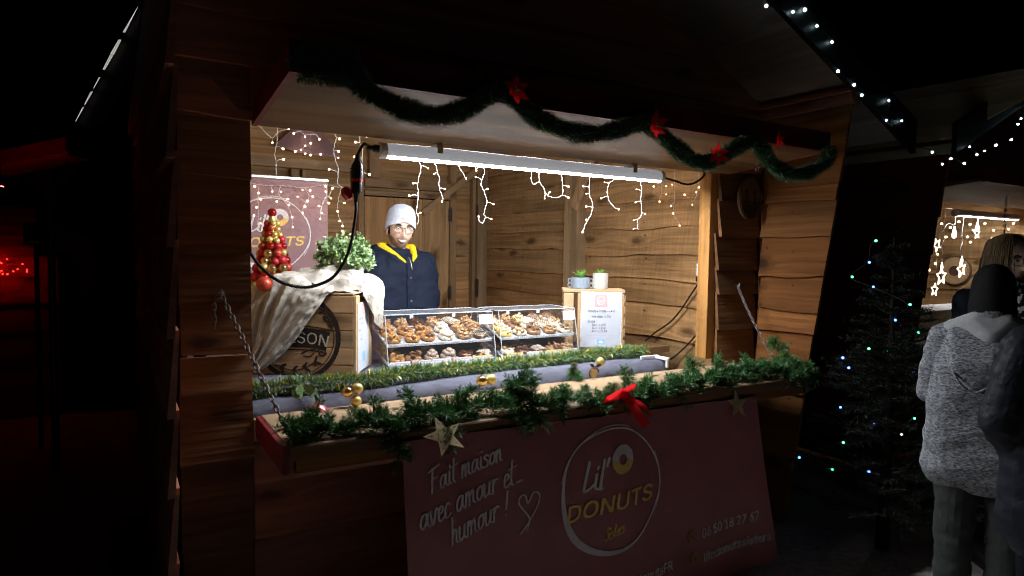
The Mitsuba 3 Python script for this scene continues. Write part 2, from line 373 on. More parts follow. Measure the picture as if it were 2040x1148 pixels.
# door in the back wall
D_ = f'{C}__door'
for i, (a, b) in enumerate(zip(np.linspace(1.512, 2.368, 4)[:-1], np.linspace(1.512, 2.368, 4)[1:])):
    board(D_ if i == 0 else f'{D_}__panel', a + .0015, b - .0015, 3.215, 3.245, .14, 2.075, 'wood_back_lifted', 'z')
board(f'{D_}__ledge', 1.513, 2.367, 3.195, 3.214, 2.085, 2.13, 'wood_stud', 'x')
for z in (.62, 1.12, 1.88):
    put(f'{D_}__hinge', cat(bx(2.352, 2.387, 3.186, 3.2, z, z + .12, .002), lathe([(0, 0), (.008, 0), (.008, .14), (0, .14)], 10, (2.37, 3.183, z - .01))), 'steel_dark')
put(f'{C}__hinge', bx(2.64, 2.672, 3.158, 3.168, 1.13, 1.31, .002), 'steel_dark'); put(f'{C}__hinge', bx(2.64, 2.66, 3.158, 3.168, 1.95, 2.05, .002), 'steel_dark')
# floor inside
fl = put(f'{C}__floor', bx(XL + .03, XR, .06, DEPTH + .03, .06, .125), 'wood_stud', uv=np.zeros((8, 2)))

# gable planks above the opening
put(f'{C}__gable', cat(bx(.3, .36, .03, .08, 2.2, 2.7), bx(2.2, 2.26, .03, .08, 2.2, 2.7), bx(1.28, 1.34, .03, .08, 2.2, 3.0)), 'wood_dark')
zs = [2.075, 2.275, 2.46, 2.665, 2.85, 3.02, 3.2]
for a, b in zip(zs[:-1], zs[1:]):
    def lim(z): return min(XR - .01, CX + max(.02, .644 + (2.93 - z) / .46)) + .02
    m, uv = plank((0, .026, 0), (1, 0, 0), (0, -1, 0), 2 * CX - lim(a), lim(a), a, b, wave=.014, n=14, s0t=2 * CX - lim(b), s1t=lim(b), over=.012)
    m[0][:, 0] = np.clip(m[0][:, 0], XL + .01, XR - .01); put(f'{C}__gable__plank', m, 'wood_gable', uv=uv)
# wall plates on the wings
board(f'{C}__wall_plate', 2.86, 2.955, -.575, 3.3, 2.46, 2.485, 'wood_gable', 'y')
board(f'{C}__wall_plate', 2.885, 2.97, -.56, 3.3, 2.40, 2.459, 'wood_gable', 'y')
# roof: two boarded slopes, barge boards at the front
YB, XE = -.60, 3.405
def slope(x0, x1, y0, y1, t0, t1):
    v = [(x, y, roof_z(x) + t) for x in (x0, x1) for y in (y0, y1) for t in (t0, t1)]
    h = trimesh.convex.convex_hull(np.array(v)); return np.array(h.vertices), np.array(h.faces)
for xa, xb in ((CX, XE), (-.34, CX - .003)):
    m = slope(xa, xb, YB + .003, DEPTH + .2, 0, .05)
    rk = put(f'{C}__roof', m, 'roof_white', uv=np.stack([m[0][:, 1] + 5, m[0][:, 0] + 7000.4 + 1], -1))
    m = slope(xa, xb, YB - .03, DEPTH + .25, .053, .085); put(f'{rk}__covering', m, 'black_paint')
def barge(x0, x1, y0, y1, dz0, dz1):
    v = [(x, y, roof_z(x) + t) for x in (x0, x1) for y in (y0, y1) for t in (dz0, dz1)]
    h = trimesh.convex.convex_hull(np.array(v)); return np.array(h.vertices), np.array(h.faces)
put(f'{C}__barge_board', barge(CX, XE, YB - .028, YB, -.085, .10), 'black_paint')
put(f'{C}__barge_board', barge(-.34, CX - .003, YB - .028, YB, -.085, .10), 'black_paint')

# raised shutter: plywood underside, red edges
F_ = f'{C}__shutter'
def flapz(y): return 2.062 - .10 * y
P = np.array([[(x, y, flapz(y)) for y in (.02, -.60)] for x in (.004, 2.645)])
def slab(x0, x1, y0, y1, d0, d1):
    v = [(x, y, flapz(y) + d) for x in (x0, x1) for y in (y0, y1) for d in (d0, d1)]
    h = trimesh.convex.convex_hull(np.array(v)); return np.array(h.vertices), np.array(h.faces)
m = slab(.024, 2.625, -.585, .02, .0, .018); _pid[0] += 1
put(F_, m, 'plywood', uv=np.stack([m[0][:, 0], m[0][:, 1] + 10 * _pid[0] + 3], -1))
put(f'{F_}__fascia', slab(.004, 2.645, -.61, -.586, -.003, .092), 'red_paint')
put(f'{F_}__edge', slab(.004, .023, -.585, .02, -.003, .09), 'red_paint'); put(f'{F_}__edge', slab(2.626, 2.645, -.585, .02, -.003, .09), 'red_paint')
put(f'{F_}__eye_bolt', cat(tube([(2.55, -.25, flapz(-.25) - .022 + .014 * math.sin(a)) + V(.014 * math.cos(a), 0, 0) for a in np.linspace(0, 2 * np.pi, 12, endpoint=False)], .003, 6, closed=True), lathe([(0, 0), (.012, 0), (.012, .004), (0, .004)], 12, (2.55, -.25, flapz(-.25) - .006))), 'steel', smooth=40)

# serving shelf let down in front: plywood board in a frame
S_ = f'{C}__serving_shelf'
m = bx(.026, 2.705, -.482, -.006, .925, .950, .002); _pid[0] += 1
put(S_, m, 'plywood_pale', uv=np.stack([m[0][:, 0], m[0][:, 1] + 10 * _pid[0] + 3], -1))
put(f'{S_}__edge', bx(.006, .0255, -.488, -.006, .862, .9475, .002), 'red_paint')
put(f'{S_}__edge', bx(2.7055, 2.725, -.488, -.006, .862, .9475, .002), 'red_paint')
board(f'{S_}__front_rail', .026, 2.705, -.488, -.4825, .902, .9465, 'wood_front', 'x', .001)
board(f'{S_}__front_rail', .05, 2.705, -.474, -.44, .856, .9, 'wood_wing', 'x', .002)
# ================================================================ LED tube
L_ = thing('led_tube_lamp', 'long white LED tube lamp glowing under the raised shutter', 'lamp')
x0, x1, yl, zl = .53, 2.10, .03, 2.012
def half(a0, a1, r, n=12):
    a = np.linspace(a0, a1, n); return np.stack([np.cos(a), np.sin(a)], -1) * r
def bar(prof, x0, x1, c):
    p = Polygon(prof); m = trimesh.creation.extrude_polygon(p, x1 - x0, engine='earcut')
    v = np.array(m.vertices); v = np.stack([v[:, 2] + x0, v[:, 0] + c[0], v[:, 1] + c[1]], -1)
    return v, np.array(m.faces)[:, ::1]
up = np.vstack([half(math.radians(1), math.radians(220), .033, 18)])
lo = np.vstack([half(math.radians(221), math.radians(360), .0325, 14)])
k_ = put(f'{L_}__housing', bar(up, x0, x1, (yl, zl)), 'tube_white', smooth=40); glow(k_, (.20, .215, .24), .5)   # the milky tube glows faintly all round
k_ = put(f'{L_}__diffuser', bar(lo, x0 + .01, x1 - .004, (yl, zl)), 'tube_white', smooth=40); glow(k_, LAMP, 30)
for xa, xb in ((x0 - .022, x0 + .008), (x1 - .006, x1 + .014)):
    put(f'{L_}__end_cap', bar(half(0, 2 * math.pi, .0345, 22)[:-1], xa, xb, (yl, zl)), 'tube_white', smooth=40)
put(f'{L_}__cable_gland', xf(lathe([(0, 0), (.016, 0), (.016, .02), (.011, .025), (.011, .05), (0, .05)], 16), R=rot((0, 1, 0), -90), t=(x0 - .022, yl, zl + .006)), 'black_rubber', smooth=40)
for x in (.76, 1.88):
    put(f'{L_}__clip', cat(bx(x, x + .03, yl - .036, yl + .036, zl + .03, zl + .05, .002), bx(x + .002, x + .028, yl - .0385, yl - .034, zl + .005, zl + .042, .001)), 'steel')
# ================================================================ prints and lettering
def lay(m, o, xd, yd):
    """a mesh of the xy plane onto a surface with origin o"""
    xd, yd = V(*xd), V(*yd); nd = np.cross(xd, yd)
    v, f = (m.vertices, m.faces) if hasattr(m, 'vertices') else m
    v = np.asarray(v)
    return V(*o) + v[:, :1] * xd + v[:, 1:2] * yd + v[:, 2:3] * nd, np.asarray(f)

def caps(text, h, bold=False, depth=.0012, narrow=1.0, center=False, tilt=0.0):
    m = meshkit.text_mesh(text, h, depth, bold); v = np.array(m.vertices)
    v[:, 0] = (v[:, 0] + tilt * v[:, 1]) * narrow
    if center: v[:, 0] -= (v[:, 0].min() + v[:, 0].max()) / 2
    return v, np.array(m.faces)

STROKES = {
 'F': (.95, [[(.15, 0), (.3, 1.9)], [(-.1, 1.7), (.4, 1.85), (.95, 2.0)], [(.1, 1.0), (.7, 1.12)]]),
 'a': (.82, [[(.6, .85), (.35, 1.0), (.1, .7), (.05, .25), (.2, 0), (.42, .25), (.6, .95), (.58, .3), (.78, 0)]]),
 'i': (.38, [[(.15, 1), (.1, .2), (.3, 0)], [(.2, 1.42), (.23, 1.5)]]),
 't': (.5, [[(.25, 1.85), (.12, .3), (.28, 0)], [(-.1, 1.25), (.6, 1.36)]]),
 'm': (1.0, [[(.08, 1), (.03, 0)], [(.05, .5), (.27, 1), (.37, .8), (.34, 0)], [(.36, .5), (.62, 1), (.72, .8), (.7, .2), (.9, 0)]]),
 'n': (.7, [[(.08, 1), (.03, 0)], [(.05, .5), (.3, 1), (.42, .8), (.4, .2), (.6, 0)]]),
 's': (.58, [[(.5, .88), (.28, 1), (.1, .78), (.4, .42), (.36, .1), (.15, 0), (-.02, .1)]]),
 'o': (.66, [[(.35, 1), (.1, .75), (.06, .25), (.25, 0), (.5, .35), (.5, .8), (.35, 1), (.6, .9)]]),
 'v': (.6, [[(0, 1), (.2, 0), (.5, 1), (.62, .92)]]),
 'e': (.56, [[(.05, .48), (.38, .6), (.45, .88), (.25, 1), (.08, .6), (.12, .1), (.32, 0), (.55, .2)]]),
 'c': (.56, [[(.5, .85), (.3, 1), (.08, .6), (.12, .1), (.32, 0), (.55, .2)]]),
 'u': (.74, [[(.06, 1), (.05, .2), (.2, 0), (.45, .35), (.52, 1), (.48, .2), (.68, 0)]]),
 'r': (.5, [[(.06, 1), (.06, 0)], [(.06, .55), (.3, 1), (.5, .93)]]),
 'h': (.64, [[(.12, 1.9), (.03, 0)], [(.05, .5), (.3, 1), (.42, .8), (.38, .15), (.55, 0)]]),
 'd': (.7, [[(.5, .85), (.3, 1.), (.06, .6), (.1, .1), (.25, 0), (.5, .5)], [(.62, 1.9), (.5, .3), (.66, 0)]]),
 'P': (.75, [[(.1, 0), (.2, 1.85)], [(0, 1.6), (.4, 1.95), (.7, 1.6), (.5, 1.1), (.12, .95)]]),
 'S': (.7, [[(.75, 1.6), (.5, 1.9), (.2, 1.5), (.5, .9), (.45, .3), (.1, 0), (-.15, .3)]]),
 'L': (.62, [[(.25, 1.9), (.08, .4), (.1, 0), (.4, .12), (.7, .4)]]),
 'l': (.3, [[(.2, 1.9), (.05, .15), (.22, 0)]]),
 "'": (.3, [[(.2, 1.95), (.1, 1.5)]]),
 '!': (.5, [[(.3, 1.8), (.16, .5)], [(.1, .1), (.11, .02)]]),
 '.': (.24, [[(.08, .06), (.1, .02)]]), ' ': (.5, [])}
def script(text, x_h, w=.012, slant=.22, squeeze=.8):
    """brush handwriting as a shapely shape: strokes of varying width"""
    x, out = 0.0, []
    for ch in text:
        adv, strokes = STROKES[ch]
        for s in strokes:
            p = catmull(np.array(s, float), 6) if len(s) > 2 else np.array(s, float)
            p = np.stack([(p[:, 0] * squeeze + x + slant * p[:, 1]) * x_h, p[:, 1] * x_h], -1)
            for a, b in zip(p[:-1], p[1:]):
                d = b - a; l = np.hypot(*d) + 1e-9
                ww = w * (.62 + .5 * abs(d[1]) / l)
                out.append(LineString([a, b]).buffer(ww / 2, 3))
        x += adv * squeeze
    return unary_union(out)

def brush_ring(rx, ry, w0, w1, seed=0, n=90, phase=3.9):
    """a hand-brushed circle, thick on one side and thin on the other, with a second broken stroke"""
    a = np.linspace(0, 2 * np.pi, n, endpoint=False)
    wob = 1 + .02 * np.sin(3 * a + seed) + .012 * np.sin(5 * a + 2 * seed)
    w = w0 + (w1 - w0) * np.clip(np.cos(a - phase), 0, 1) ** 2
    out = Polygon(np.stack([(rx + w / 2) * wob * np.cos(a), (ry + w / 2) * wob * np.sin(a)], -1)).difference(Polygon(np.stack([(rx - w / 2) * wob * np.cos(a), (ry - w / 2) * wob * np.sin(a)], -1)))
    more = []
    for a0, a1, k in ((1.2, 2.9, 1.035), (3.0, 4.3, .965), (-.6, .5, 1.03)):
        q = np.linspace(a0, a1, 24)
        more.append(LineString(np.stack([rx * k * np.cos(q), ry * k * np.sin(q)], -1)).buffer(w0 * .28))
    return unary_union([out, *more])

def logo(o, xd, yd, R, holder, place=None, sister=True):
    """the round sign: brushed circle, Lil' with a donut, DONUTS, a small signature; R = radius of the circle"""
    P_ = place or (lambda m: lay(m, o, xd, yd))
    put(f'{holder}__logo_circle', P_(poly_mesh(brush_ring(R * 1.0, R, R * .028, R * .12, 1), .0012)), 'print_white')
    put(f'{holder}__lettering', P_(xf(poly_mesh(script("Lil'", R * .235, R * .05, .1, 1.3), .0012), t=(-R * .60, R * .06, 0))), 'print_white')
    put(f'{holder}__lettering', P_(xf(caps('DONUTS', R * .25, True, narrow=1.22, center=True, tilt=.2), R=rot((0, 0, 1), 3), t=(-R * .02, -R * .34, 0))), 'print_gold')
    # donut: glazed upper half, bare lower half, sprinkles
    ring = Point(0, 0).buffer(R * .235, 24).difference(Point(0, 0).buffer(R * .085, 16))
    wav = Polygon([(-R, R)] + [(x, -R * .02 + R * .03 * math.sin(x / R * 22)) for x in np.linspace(-R, R, 60)] + [(R, R)])
    c = (R * .20, R * .46, 0)
    put(f'{holder}__donut_print', P_(xf(poly_mesh(ring.difference(wav), .0012), t=c)), 'print_gold')
    put(f'{holder}__donut_print', P_(xf(poly_mesh(ring.intersection(wav), .0012), t=c)), 'print_white')
    if sister:
        put(f'{holder}__lettering', P_(xf(poly_mesh(script('Sisters', R * .1, R * .022, .35, 1.0), .0012), R=rot((0, 0, 1), 14), t=(-R * .18, -R * .80, 0))), 'print_gold')

mat('print_white', (.70, .64, .63), .6, .2); mat('print_gold', (.80, .53, .14), .55, .3); mat('print_gold_pale', (.62, .5, .28), .55, .3)
mat('print_black', (.03, .02, .015), .7, .2); mat('paper', (.48, .49, .52), .6, .2); mat('ink', (.06, .06, .08), .7, .1); mat('ink_grey', (.4, .42, .47), .7, .1)
mat('print_pink', (.56, .33, .32), .6, .2); mat('print_blue', (.22, .42, .66), .6, .2); mat('print_pale_gold', (.5, .45, .33), .7, .2)
bumped('banner_vinyl', mikit.proc(lambda p, n, uv: mi.Color3f(.36, .112, .118) * (.9 + .2 * fbm(p.x * 9, p.z * 9, p.y * 9, 2))), lambda p, n, uv: noise(p.x * 7, p.z * 5, 1.0), .01, .45, .35)
mat('rollup_vinyl', (.285, .15, .147), .5, .3)

# ================================================================ counter inside the window
K_ = thing('sales_counter', 'low sales counter behind the serving shelf hidden under a grey cloth', 'counter')
put(f'{K_}__tabletop', bx(-.1, 2.14, .05, .74, .955, .995), 'plywood', uv=np.zeros((8, 2)))
for x, y in ((0, .1), (2.08, .1), (0, .68), (2.08, .68)): put(f'{K_}__leg', bx(x - .02, x + .02, y - .02, y + .02, .125, .954), 'wood_stud', uv=np.zeros((8, 2)))
put(f'{K_}__extension', bx(2.142, 2.64, .46, .9, .955, .995), 'plywood', uv=np.zeros((8, 2)))
bumped('cloth_grey', mikit.proc(lambda p, n, uv: mi.Color3f(.105, .105, .135) * (.85 + .3 * fbm(p.x * 12, p.y * 12, p.z * 12, 2))), lambda p, n, uv: fbm(p.x * 22, p.y * 22, p.z * 30, 2), .006, .8, .15, sheen=.4)
nx, nz = 90, 14
xs = np.linspace(-.1, 2.19, nx)
rows = []
for j in range(nz):
    q = j / (nz - 1)
    if q < .35: y, z = .76 - (.76 - .045) * (q / .35), .9985
    else:
        s = (q - .35) / .65; y, z = .045 - .02 * min(1, s * 4) + 0 * s, .9985 - .30 * s
        if s < .1: z = .9985 - .012 * (s / .1) ** 2
    wob = 0 if q <= .35 else min(1, (q - .35) * 3.5)
    yy = y - wob * (.012 * np.sin(xs * 23 + 1.3 * np.sin(xs * 5)) + .008 * np.sin(xs * 51 + 2) + .006) + .0 * xs
    zz = z + .0035 * np.sin(xs * 9) * (1 - wob) * 0 + 0 * xs
    rows.append(np.stack([xs, yy, zz], -1))
P = np.array(rows)
k_ = put('grey_tablecloth', sheet(P), 'cloth_grey', smooth=True); tag(k_, 'creased grey cloth hanging down the front of the sales counter', 'tablecloth')
ee = [[(2.19 + .02 * math.sin(7 * y) + .02 * s, y, .9985 - .3 * s) for y in np.linspace(.03, .76, 12)] for s in np.linspace(0, 1, 8)]
put('grey_tablecloth__side_drape', sheet(np.array(ee)), 'cloth_grey', smooth=True)
k_ = put('white_clamp', cat(bx(2.06, 2.19, .09, .105, .999, 1.02, .003), bx(2.165, 2.185, -.004, .10, 1.0, 1.018, .003), bx(2.167, 2.183, .0, .014, .96, 1.0, .003)), 'white_plastic')
tag(k_, 'white plastic table clamp at the right end of the grey cloth', 'clamp')

# ================================================================ large wooden crate with the round mark
th = math.radians(33); cr = V(math.cos(th), -math.sin(th), 0); cd = V(math.sin(th), math.cos(th), 0); FR = V(.5, .35, 0); CB = .9995
CW, CD_, CT = .55, .30, 1.378
def crate_box(u0, u1, d0, d1, z0, z1, ch=.002, axis='u'):
    m = bx(u0, u1, d0, d1, z0, z1, ch); _pid[0] += 1; c = m[0]
    al = {'u': 0, 'd': 1, 'z': 2}[axis]; o = [i for i in range(3) if i != al]; cc = c - c.min(0)
    uv = np.stack([cc[:, al] + _pid[0] * 1.37, cc[:, o[0]] * .7 + cc[:, o[1]] + 10 * _pid[0] + .4], -1)
    v = FR + (c[:, :1] - 0) * cr + c[:, 1:2] * cd + V(0, 0, 1) * c[:, 2:3]
    return (v, m[1]), uv
R_ = thing('wooden_crate', 'old wooden crate printed with a round dark emblem, half under the white cloth', 'crate')
zs = [CB, 1.05, 1.132, 1.213, 1.295, CT]
for a, b in zip(zs[:-1], zs[1:]):
    m, uv = crate_box(-CW, 0, 0, .012, a + .0015, b - .0015); put(f'{R_}__slat', m, 'crate_old', uv=uv)
for a, b in zip([CB, 1.13, 1.26], [1.12, 1.25, CT]):
    m, uv = crate_box(-.012, 0, .0135, CD_ - .0135, a, b - .003, axis='d'); put(f'{R_}__side_slat', m, 'crate_old', uv=uv)
    m, uv = crate_box(-CW, 0, CD_ - .012, CD_, a, b - .003); put(f'{R_}__back_slat', m, 'crate_old', uv=uv)
    m, uv = crate_box(-CW, -CW + .012, .0135, CD_ - .0135, a, b - .003, axis='d'); put(f'{R_}__side_slat', m, 'crate_old', uv=uv)
for a in (.0005, .235):
    m, uv = crate_box(.0005, .016, a, a + .065, CB, CT - .001, axis='z'); put(f'{R_}__batten', m, 'crate_pine', uv=uv)
for a, b in ((.001, .1), (.102, .2), (.202, .3)):
    m, uv = crate_box(-CW, 0, a, b - .001, CT + .0005, CT + .011); put(f'{R_}__top_board', m, 'crate_old', uv=uv)
# emblem printed on the front (u measured from its centre)
cf = FR - .262 * cr + V(0, 0, 1.178) - .001 * cd
def on_crate(m): return lay(m, cf, cr, (0, 0, 1))
Rm = .205
ring = Point(0, 0).buffer(Rm, 40).difference(Point(0, 0).buffer(Rm - .022, 40)); ring2 = Point(0, 0).buffer(Rm - .030, 40).difference(Point(0, 0).buffer(Rm - .0335, 40))
clipb = sbox(-.28, CB + .001 - 1.178, .25, .198)
put(f'{R_}__emblem_ring', on_crate(poly_mesh(unary_union([ring, ring2]).intersection(clipb), .0006)), 'print_black')
def band(r0, r1, a0, a1, c=(0, -.62)):
    q = np.linspace(a0, a1, 30); return Polygon(np.vstack([np.stack([r1 * np.sin(q), r1 * np.cos(q)], -1), np.stack([r0 * np.sin(q), r0 * np.cos(q)], -1)[::-1]]) + V(*c))
bd = band(.575, .665, -.235, .235)
put(f'{R_}__emblem_band', on_crate(poly_mesh(bd, .0006)), 'print_black')
mt = caps('MAISON', .052, False, .0006, narrow=1.02, center=True); mv = mt[0]
aa = mv[:, 0] / .62; rr = .594 + mv[:, 1]
put(f'{R_}__lettering', on_crate((np.stack([rr * np.sin(aa), rr * np.cos(aa) - .62, mv[:, 2] + .0008], -1), mt[1])), 'print_pale_gold')
put(f'{R_}__lettering', on_crate(xf(poly_mesh(script('Produit', .036, .009, .3, .85), .0006), R=rot((0, 0, 1), 6), t=(-.09, .085, 0))), 'print_black')
lines = [band(.560, .566, -.25, .25), band(.672, .677, -.25, .25)]
q = np.linspace(0, 9, 60); lines.append(LineString(np.stack([.115 + (.004 + .0022 * q) * np.cos(q), -.072 + (.004 + .0018 * q) * np.sin(q)], -1)).buffer(.003))
lines.append(LineString([(.02, -.075), (.05, -.06), (.085, -.055)]).buffer(.003)); lines.append(LineString([(.03, -.088), (.06, -.09), (.075, -.075)]).buffer(.003))
def sprig(pts, nl, l, seed):
    r = np.random.default_rng(seed); p = catmull(pts, 8); out = [LineString(p).buffer(.0025)]
    for i in np.linspace(2, len(p) - 2, nl).astype(int):
        t = p[i + 1] - p[i]; t /= np.hypot(*t)
        for s in (-1, 1):
            a = math.atan2(t[1], t[0]) + s * .75; e = affinity.rotate(affinity.scale(Point(0, 0).buffer(1, 8), l, l * .36), math.degrees(a)); out.append(affinity.translate(e, p[i][0] + l * .95 * math.cos(a), p[i][1] + l * .95 * math.sin(a)))
        if r.random() < .6: out.append(Point(p[i] + r.uniform(-.014, .014, 2)).buffer(.006))
    return unary_union(out)
lines += [sprig([(-.10, -.135), (-.03, -.155), (.03, -.145), (.09, -.112)], 4, .017, 1), sprig([(.16, .04), (.155, .075), (.13, .115), (.09, .15)], 5, .013, 2)]
put(f'{R_}__emblem_ornament', on_crate(poly_mesh(unary_union(lines), .0006)), 'print_black')
# price paper taped on the crate's side
k_ = thing('taped_paper', 'white price sheet taped to the narrow side of the emblem crate', 'paper')
so = FR + .0175 * cr
def on_side(m): return lay(m, so, cd, (0, 0, 1))
put(f'{k_}__sheet', on_side(xf(bx(.02, .225, 1.012, 1.342, 0, .001), t=(0, 0, 0))), 'paper')
put(f'{k_}__print', on_side(cat(*[xf(caps(t_, .011, False, .0005, narrow=.8), t=(.035 + dx, z, .0012)) for t_, dx, z in (('Donuts a l unite', 0, 1.26), ('Non salee 3', .03, 1.235), ('En Box', 0, 1.205), ('De 4', .03, 1.182), ('De 6', .03, 1.16))])), 'ink_grey')
put(f'{k_}__logo', on_side(bx(.09, .15, 1.283, 1.335, .001, .0016)), 'print_pink'); put(f'{k_}__picture', on_side(bx(.10, .15, 1.05, 1.1, .001, .0016)), 'print_blue')

# ================================================================ crumpled white linen over the crate
bumped('linen', mikit.proc(lambda p, n, uv: mi.Color3f(.47, .425, .36) * (.93 + .14 * fbm(p.x * 30, p.y * 30, p.z * 30, 2))), lambda p, n, uv: .75 * fbm(p.x * 26, p.y * 26, p.z * 16, 3) + .25 * noise(p.x * 320, p.y * 320, p.z * 320), .006, .85, .1, sheen=.3)
def loft(ctrl, nu, nv, fold, amp, seed, env=None):
    """smooth sheet through a grid of control points, with folds pushed out along the normal"""
    ctrl = np.array(ctrl, float); a = np.array([catmull(r, 14) for r in ctrl]); b = np.stack([catmull(a[:, i], 14) for i in range(a.shape[1])], 1)
    iu = np.linspace(0, b.shape[0] - 1, nu); iv = np.linspace(0, b.shape[1] - 1, nv)
    from scipy.ndimage import map_coordinates
    G = np.meshgrid(iu, iv, indexing='ij')
    P = np.stack([map_coordinates(b[..., k], G, order=1) for k in range(3)], -1)
    N = np.cross(np.gradient(P, axis=0), np.gradient(P, axis=1)); N /= np.linalg.norm(N, axis=-1, keepdims=True) + 1e-12
    U, W = np.meshgrid(np.linspace(0, 1, nu), np.linspace(0, 1, nv), indexing='ij')
    h = fold(U, W) + .42 * (2 * meshkit.fbm(np.stack([U * 7 + seed, W * 7, U * 0], -1), 4, seed) - 1) + .22 * (2 * meshkit.fbm(np.stack([U * 24 + seed, W * 24, U * 0], -1), 3, seed + 3) - 1)
    e = 1 if env is None else env(U, W)
    return sheet(P + N * (amp * h * e)[..., None])
def cp(u, z, off, d=0.0): return FR - u * cr - cd * off + V(0, 0, z) + cd * d
LN = thing('linen_cloth', 'crumpled white linen cloth draped over the emblem crate', 'cloth')
# rows run along the cloth from right to left, columns downwards along the folds towards the lower left
ctrl = [[cp(.08, 1.40, 0, .10), cp(.085, 1.402, .02), cp(.125, 1.36, .035), cp(.19, 1.27, .045), cp(.26, 1.165, .05), cp(.335, 1.085, .055), cp(.43, 1.018, .06)],
        [cp(.15, 1.425, 0, .11), cp(.15, 1.42, .035), cp(.19, 1.375, .075), cp(.25, 1.29, .08), cp(.31, 1.19, .075), cp(.375, 1.10, .075), cp(.44, 1.03, .07)],
        [cp(.23, 1.45, 0, .12), cp(.235, 1.455, .05), cp(.265, 1.40, .09), cp(.315, 1.31, .09), cp(.36, 1.215, .085), cp(.405, 1.12, .08), cp(.45, 1.04, .075)],
        [cp(.31, 1.46, 0, .10), cp(.32, 1.475, .055), cp(.345, 1.41, .095), cp(.38, 1.325, .095), cp(.41, 1.235, .085), cp(.435, 1.14, .08), cp(.46, 1.055, .075)],
        [cp(.40, 1.42, 0, .08), cp(.41, 1.44, .05), cp(.425, 1.39, .085), cp(.445, 1.31, .09), cp(.46, 1.24, .085), cp(.47, 1.16, .08), cp(.475, 1.08, .07)],
        [cp(.50, 1.385, 0, .05), cp(.51, 1.39, .03), cp(.52, 1.34, .06), cp(.525, 1.28, .07), cp(.53, 1.22, .07), cp(.53, 1.15, .065), cp(.525, 1.09, .06)]]
fold = lambda U, W: (np.sin(U * 27 + 2.2 * W + 2.0 * np.sin(U * 9 + W * 3)) * .75 + .5 * np.sin(U * 55 - 3 * W)) * (.25 + 1.0 * W * (1.3 - W))
put(f'{LN}__front_drape', loft(ctrl, 90, 110, fold, -.018, 3), 'linen', smooth=True)
def sp(d, z, off, u=0.0): return FR + cr * (off - u) + cd * d + V(0, 0, z)
ctrl = [[sp(.03, 1.402, .0, .13), sp(.04, 1.402, 0, .04), sp(.05, 1.398, .01), sp(.06, 1.388, .024), sp(.07, 1.378, .026)],
        [sp(.10, 1.415, .0, .13), sp(.10, 1.42, 0, .03), sp(.105, 1.395, .035), sp(.115, 1.35, .042), sp(.125, 1.33, .042)],
        [sp(.14, 1.44, .0, .12), sp(.14, 1.455, 0, .02), sp(.145, 1.41, .055), sp(.15, 1.34, .055), sp(.165, 1.275, .05)],
        [sp(.21, 1.45, .0, .10), sp(.215, 1.475, .0, .01), sp(.225, 1.43, .065), sp(.23, 1.33, .062), sp(.24, 1.225, .055)],
        [sp(.27, 1.45, .0, .10), sp(.285, 1.47, .01), sp(.295, 1.42, .075), sp(.30, 1.31, .07), sp(.305, 1.185, .06)],
        [sp(.33, 1.42, .0, .09), sp(.345, 1.43, .01), sp(.35, 1.38, .05), sp(.35, 1.30, .05), sp(.345, 1.21, .04)]]
put(f'{LN}__side_drape', loft(ctrl, 60, 60, lambda U, W: np.sin(U * 15 + 2 * W) * W * .9, -.010, 8), 'linen', smooth=True)
ctrl = [[cp(-.03, z, 0, d) for d, z in ((.03, 1.395), (.07, 1.43), (.10, 1.45), (.22, 1.45), (.33, 1.42))], [cp(.04, z, 0, d) for d, z in ((.02, 1.395), (.06, 1.455), (.09, 1.495), (.2, 1.47), (.32, 1.43))],
        [cp(.13, z, 0, d) for d, z in ((.0, 1.41), (.05, 1.475), (.09, 1.505), (.2, 1.48), (.3, 1.43))], [cp(.21, z, 0, d) for d, z in ((-.02, 1.44), (.04, 1.485), (.10, 1.50), (.19, 1.48), (.29, 1.43))],
        [cp(.32, 1.47, 0, d) for d in (-.02, .04, .10, .18, .27)], [cp(.42, 1.42, 0, d) for d in (-.02, .03, .08, .15, .24)]]
put(f'{LN}__top_bunch', loft(ctrl, 70, 50, lambda U, W: np.sin(U * 21 + 4 * W) * .6 + .4 * np.sin(W * 18 + 3 * U), .018, 12), 'linen', smooth=True)

# ================================================================ pot plant on the crate
PC = V(.525, .565, 0)
PL = thing('potted_plant', 'leafy pale green plant in a grey ribbed pot on the linen', 'plant')
mat('pot_grey', (.60, .60, .58), .75, .2); mat('leaf_pale', mikit.proc(lambda p, n, uv: mix((.11, .21, .065), (.44, .56, .29), noise(p.x * 60, p.y * 60, p.z * 60))), .55, .35)
mat('stem_green', (.12, .18, .05), .6, .3); mat('soil', (.04, .025, .015), .9, .1)
ring_ = np.arange(48) * 2 * np.pi / 48
def ribbed(r, z, k, amp): return np.stack([(r + amp * np.cos(k * ring_)) * np.cos(ring_), (r + amp * np.cos(k * ring_)) * np.sin(ring_), 0 * ring_ + z], -1)
def rings_mesh(rs, close=True):
    P = np.array(rs); n, k = P.shape[:2]; P = np.concatenate([P, P[:, :1]], 1); v, f = sheet(P)
    return v, f
pot = rings_mesh([ribbed(.075, 1.386, 12, .0), ribbed(.088, 1.44, 24, .002), ribbed(.098, 1.545, 24, .002), ribbed(.100, 1.552, 24, .0), ribbed(.092, 1.552, 24, 0), ribbed(.09, 1.535, 24, 0)])
put(f'{PL}__pot', xf(pot, t=PC), 'pot_grey', smooth=50)
put(f'{PL}__soil', lathe([(0, 1.534), (.089, 1.534), (.089, 1.526), (0, 1.526)], 20, PC), 'soil')
r = np.random.default_rng(5)
